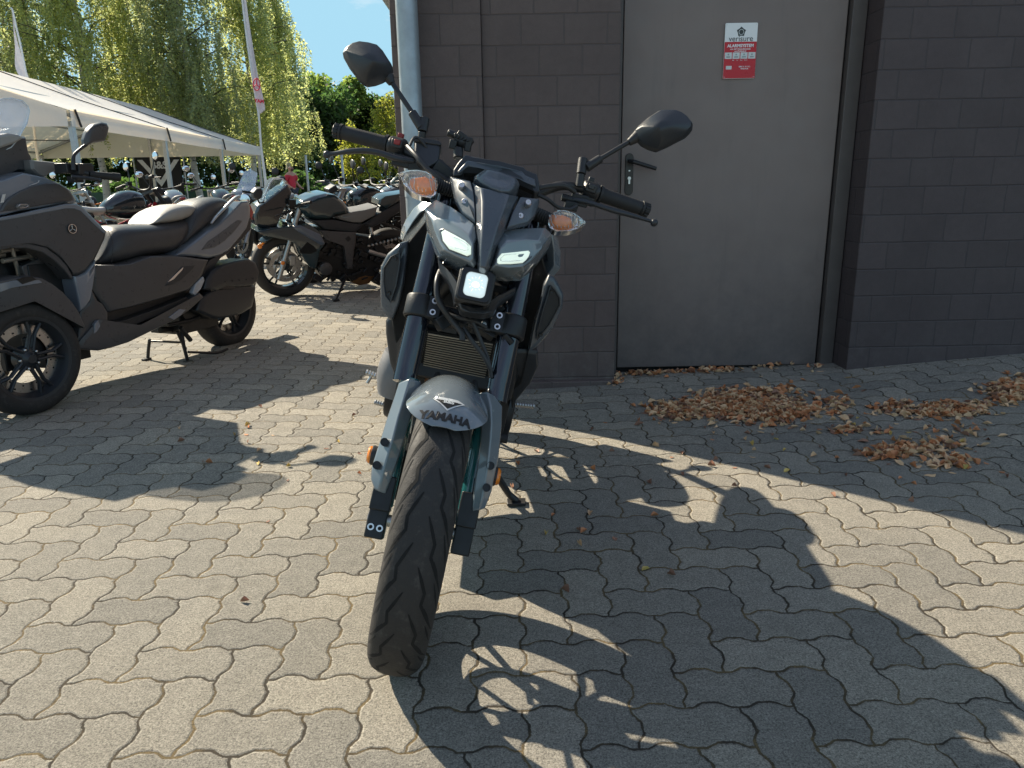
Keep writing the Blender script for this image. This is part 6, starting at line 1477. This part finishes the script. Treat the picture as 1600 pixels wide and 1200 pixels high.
def birch(px,Y,H,rad,label,seed,nb=46,leaf=.085,mtl=None,hang=(1.6,4.2),zmin=1.9,trunk=.17,lean=0,group='weeping birches behind the tent',per=34,px_is_x=False):
    rs=np.random.RandomState(seed); x=(aty(px,290,Y).x)
    t=thing('birch_tree',label,'tree',Matrix.Translation((x,Y,-.1)),group)
    rnd=random.Random(seed)
    tr=[Vector((lean*(i/8)**1.3*H+.12*sin(i*1.3+seed),.10*sin(i*1.9+seed),H*i/8)) for i in range(9)]
    mb=MB(); mb.tube(tr,[trunk*(1-.88*(i/8)**.8) for i in range(9)],12,smooth=3); mb.build('trunk',M_bark,t)
    tw=MB(); P=[]
    for b in range(nb):
        u=.22+.76*(b+.5)/nb; z=H*u; k=min(7,int(u*8)); base=tr[k].lerp(tr[k+1],u*8-k)
        a=rnd.uniform(0,2*pi); reach=rad*(1-.70*max(0,u-.3)/.7)*rnd.uniform(.45,1.05)
        rise=rnd.uniform(.5,1.6)*(1-.5*u)
        pts=[base]
        for i in range(1,6):
            f=i/5; pts.append(base+Vector((cos(a)*reach*f+.15*rnd.uniform(-1,1),sin(a)*reach*f+.15*rnd.uniform(-1,1),rise*sin(f*pi*.62)*1.4)))
        tw.tube(pts,[trunk*.32*(1-f/5.6)*(1-.5*u) for f in range(6)],6)
        ns=int(9+9*(1-u))
        for s_ in range(ns):
            f=rnd.uniform(.25,1.0)*5; i=min(4,int(f)); p=pts[i].lerp(pts[i+1],f-i)
            L=rnd.uniform(*hang)*(1-.25*u); L=min(L,p.z-rnd.uniform(zmin,zmin+1.6)); 
            if L<.5: L=.5
            ox,oy=rnd.uniform(-.45,.45),rnd.uniform(-.45,.45); sw=rnd.uniform(-.18,.18)
            m=int(per*L/2.6)+4; tt=np.sort(rs.uniform(0,1,m))
            xs=p.x+ox*np.minimum(1,tt*2.2)+sw*tt**2+.05*rs.normal(size=m); ys=p.y+oy*np.minimum(1,tt*2.2)+.05*rs.normal(size=m); zs=p.z+.10-L*tt**.9
            P.append(np.stack([xs,ys,zs],1))
            if s_%2==0: tw.tube([p,p+Vector((ox*.8,oy*.8,-L*.25)),p+Vector((ox+sw,oy,-L*.95))],[.009,.006,.003],3,cap=False)
    tw.build('branches',M_barkd,t,smooth=False,rec=False)
    P=np.concatenate(P); P=P[P[:,2]>zmin-.5]
    leaf_mesh('crown',P,leaf,mtl or L_birch,t,seed=seed); return t
B_=[( -70,33.0,14,4.2,'weeping birch at the far left edge, half out of the photo',11,{}),
    (  52,35.0,14,4.2,'weeping birch left, its curtain of leaves behind the plain white flag',12,{}),
    ( 160,33.0,14.5,4.0,'weeping birch whose trunk stands left of the black banner',13,{}),
    ( 236,37.0,15,4.0,'weeping birch directly behind the black banner',14,{}),
    ( 311,34.0,14,3.2,'weeping birch with its white trunk showing right of the black banner',15,{}),
    ( 404,37.5,14.5,3.3,'rightmost weeping birch, leaf curtain hanging beside the flag with red print',16,{}),
    ( 452,44.0,11.5,2.4,'slim birch behind the person in the red shirt',17,{})]
for px,Y,H,rad,lab,sd,kw in B_: birch(px,Y,H,rad,lab,sd,nb=48,per=84,leaf=.082,mtl=L_birchd if sd in (12,15) else L_birch,**kw)
def broad(px,Y,H,rad,label,seed,mtl,leaf=.20,n=16000,group='trees beyond the yard',kind='leafy_tree',z0=.18,trunk=.25):
    rs=np.random.RandomState(seed); x=aty(px,290,Y).x; t=thing(kind,label,'tree' if kind!='bush' else 'bush',Matrix.Translation((x,Y,-.1)),group)
    rnd=random.Random(seed); mb=MB(); mb.tube([(0,0,0),(.1,0,H*.35),(0,.1,H*.75)],[trunk,trunk*.75,trunk*.2],10,smooth=3)
    cl=[]
    for i in range(26):
        th=rnd.uniform(0,2*pi); ph=rnd.uniform(-.5,1); rr=rnd.uniform(.45,.95)
        zc=H*(.58+.36*ph*rr); env=sqrt(max(.08,1-((zc/H-.55)/.50)**2)); c=np.array([cos(th)*rad*env*rr*.8,sin(th)*rad*env*rr*.8,zc]); cl.append((c,rad*rnd.uniform(.22,.42)))
        if i<10: mb.tube([(0,0,H*rnd.uniform(.25,.5)),tuple(c*.6+np.array([0,0,H*.15])),tuple(c)],[trunk*.4,trunk*.25,trunk*.08],6)
    mb.build('trunk',M_barkd,t)
    P=[]
    for c,r in cl:
        k=n//26; v=rs.normal(size=(k,3)); v/=np.linalg.norm(v,axis=1)[:,None]; q=r*(rs.uniform(0,1,k)**.35)[:,None]; 
        P.append(c+v*q*np.array([1,1,.85])*(1+.22*np.sin(v[:,:1]*5+v[:,2:]*4)))
    P=np.concatenate(P); P=P[P[:,2]>H*z0*.4]
    leaf_mesh('crown',P,leaf,mtl,t,elong=1.0,seed=seed,down=.2); return t
for px,Y,H,rad,lab,sd,m in ((350,56,9.0,5.0,'dark round tree behind the rightmost birches',30,L_dark),(436,52,7.6,4.0,'dark tree behind the person in the red shirt',31,L_dark),(500,54,8.4,3.6,'dark green tree just right of the last weeping birch',32,L_dark),
      (543,60,10.3,3.6,'tallest of the dark trees right of the birches, lit on its top',33,L_mid),(582,62,8.6,3.2,'dark tree sloping down towards the grey downpipe',34,L_dark),(618,58,5.2,2.6,'lower dark tree close to the grey downpipe',35,L_dark),
      (270,52,8.5,4.5,'dark tree behind the middle birches',36,L_dark),(170,50,8.0,4.6,'dark tree behind the black banner and green fence',37,L_dark),(60,48,8.0,4.6,'dark tree behind the left birches',38,L_dark)):
    broad(px,Y,H,rad,lab,sd,m,leaf=.24,n=15000 if Y<70 else 9000,z0=.0)
birch(612,40,5.4,1.5,'small yellow-green birch in front of the dark trees beside the downpipe',40,nb=22,per=26,leaf=.10,mtl=L_lime,hang=(.8,2.0),zmin=.9,trunk=.07,group='young birches')
birch(556,46,4.2,1.5,'low yellow-green birch below the brake lever',41,nb=20,per=24,leaf=.11,mtl=L_lime,hang=(.8,1.8),zmin=.7,trunk=.06,group='young birches')
# hedge and undergrowth along the back of the yard
def hedge(x0,x1,Y,h,name,seed,mtl,n=16000):
    rs=np.random.RandomState(seed); L=x1-x0; xs=rs.uniform(0,L,n); top=h*(.75+.25*np.sin(xs*.9)+.12*np.sin(xs*2.7+1)); zs=top*rs.uniform(0,1,n)**.7; ys=rs.normal(size=n)*.7
    e=thing('undergrowth',None,None,Matrix.Translation((x0,Y,0)))
    bpy.data.objects.remove(e); o=leaf_mesh(name,np.stack([xs,ys,zs],1),.22,mtl,None,elong=1.0,seed=seed,down=.1); o.location=(x0,Y,0); tag(o,'low green undergrowth along the back of the yard','undergrowth',kind='stuff'); return o
hedge(-50,6,49,4.2,'undergrowth',60,L_dark,60000); hedge(-34,-9,38.5,1.7,'undergrowth',61,L_dark,22000)
# ------------------------------------------------------------------ fallen leaves
def leaves(name,spots,seed,label,size=(.022,.046)):
    rnd=random.Random(seed); vs=[];fs=[];mi=[]
    for (px,py,sx,sy,n,hh) in spots:
        for i in range(n):
            a,b=rnd.gauss(0,.50),rnd.gauss(0,.50)+.25*sin(px*.03+rnd.gauss(0,.3))
            if rnd.random()<.06: a*=1.9; b*=1.9
            g=gnd(px+a*sx,py+b*sy); 
            if g.y>3.74 and not (.57<g.x<1.66 and g.y<3.90): continue
            lift=hh*max(0,1-(a*a+b*b))*rnd.random(); z=gz(g.x,g.y)+.003+lift
            s=rnd.uniform(*size); R_=Matrix.Rotation(rnd.uniform(0,2*pi),3,'Z')@Matrix.Rotation(rnd.gauss(0,.42 if hh else .22),3,'X')@Matrix.Rotation(rnd.gauss(0,.42 if hh else .2),3,'Y')
            c=rnd.uniform(.004,.012)*(1 if rnd.random()<.7 else -1)
            w_=rnd.uniform(.6,1.15); cu=rnd.uniform(-.25,.25); prof=[(-.5,0,0),(-.27,.24*w_,c),(.05,.36*w_*rnd.uniform(.7,1.1),c*1.6),(.36,.16*w_,c),(.62,cu*.3,0),(.36,-.20*w_,c*.6),(.10,-.34*w_*rnd.uniform(.7,1.1),c*1.5),(-.22,-.28*w_,c)]
            n0=len(vs); mid=[(0,0,-.001),(.3,0,.002)]
            for (x,y,zz) in prof: v=R_@Vector((x*s,y*s,zz)); vs.append(Vector((g.x+v.x,g.y+v.y,max(z+v.z,gz(g.x,g.y)+.002))))
            v=R_@Vector((.05*s,0,-.003)); vs.append(Vector((g.x,g.y,max(z+v.z,gz(g.x,g.y)+.002))))
            fs+=[(n0+k,n0+(k+1)%8,n0+8) for k in range(8)]; mi+=[rnd.choice((0,0,1,1,1,2) if hh else (0,1,2,2,3))]*8
    mb=MB(); mb.v=vs; mb.f=fs; mb.m=mi
    o=mb.build(name,[mat('rust_brown_leaf',(.50,.21,.09),.6,var=.35,vscale=20),mat('tan_leaf',(.64,.42,.24),.6,var=.3,vscale=20),mat('dark_brown_leaf',(.27,.14,.09),.6,var=.3,vscale=20),mat('yellow_leaf',(.55,.40,.12),.5,var=.2)],smooth=False,rec=False)
    return tag(o,label,'leaves',kind='stuff')
leaves('leaf_pile',[(1075,638,60,13,520,.012),(1150,632,70,18,820,.018),(1210,650,62,18,680,.015),(1185,618,60,8,120,.02)],1,'large heap of brown leaves on the shaded pavers in front of the door')
leaves('leaf_pile',[(1480,650,75,9,380,.010),(1400,645,30,8,70,.012),(1575,630,40,14,330,.012)],2,'long low heap of brown leaves at the right edge below the block wall')
leaves('leaf_drift',[(1310,630,25,16,70,.008),(1440,705,70,14,90,.008),(1390,712,45,10,70,.01),(1480,725,50,12,50,.006),(1330,673,40,7,50,.006),(1500,680,80,25,40,.004)],3,'loose brown leaves thinly spread between the two heaps')
leaves('leaf_drift',[(1010,583,50,3,60,.012),(1110,580,60,3,70,.012),(1215,574,45,5,110,.02),(1290,578,25,5,30,.01),(963,590,8,8,40,.015)],4,'thin line of leaves along the foot of the steel door')
leaves('scattered_leaves',[(1270,690,420,80,80,0),(900,760,240,110,14,0),(440,690,200,90,26,0),(420,560,200,50,14,0),(377,938,4,3,1,0),(560,560,160,60,8,0)],5,'single small leaves scattered over the pavers',size=(.016,.030))
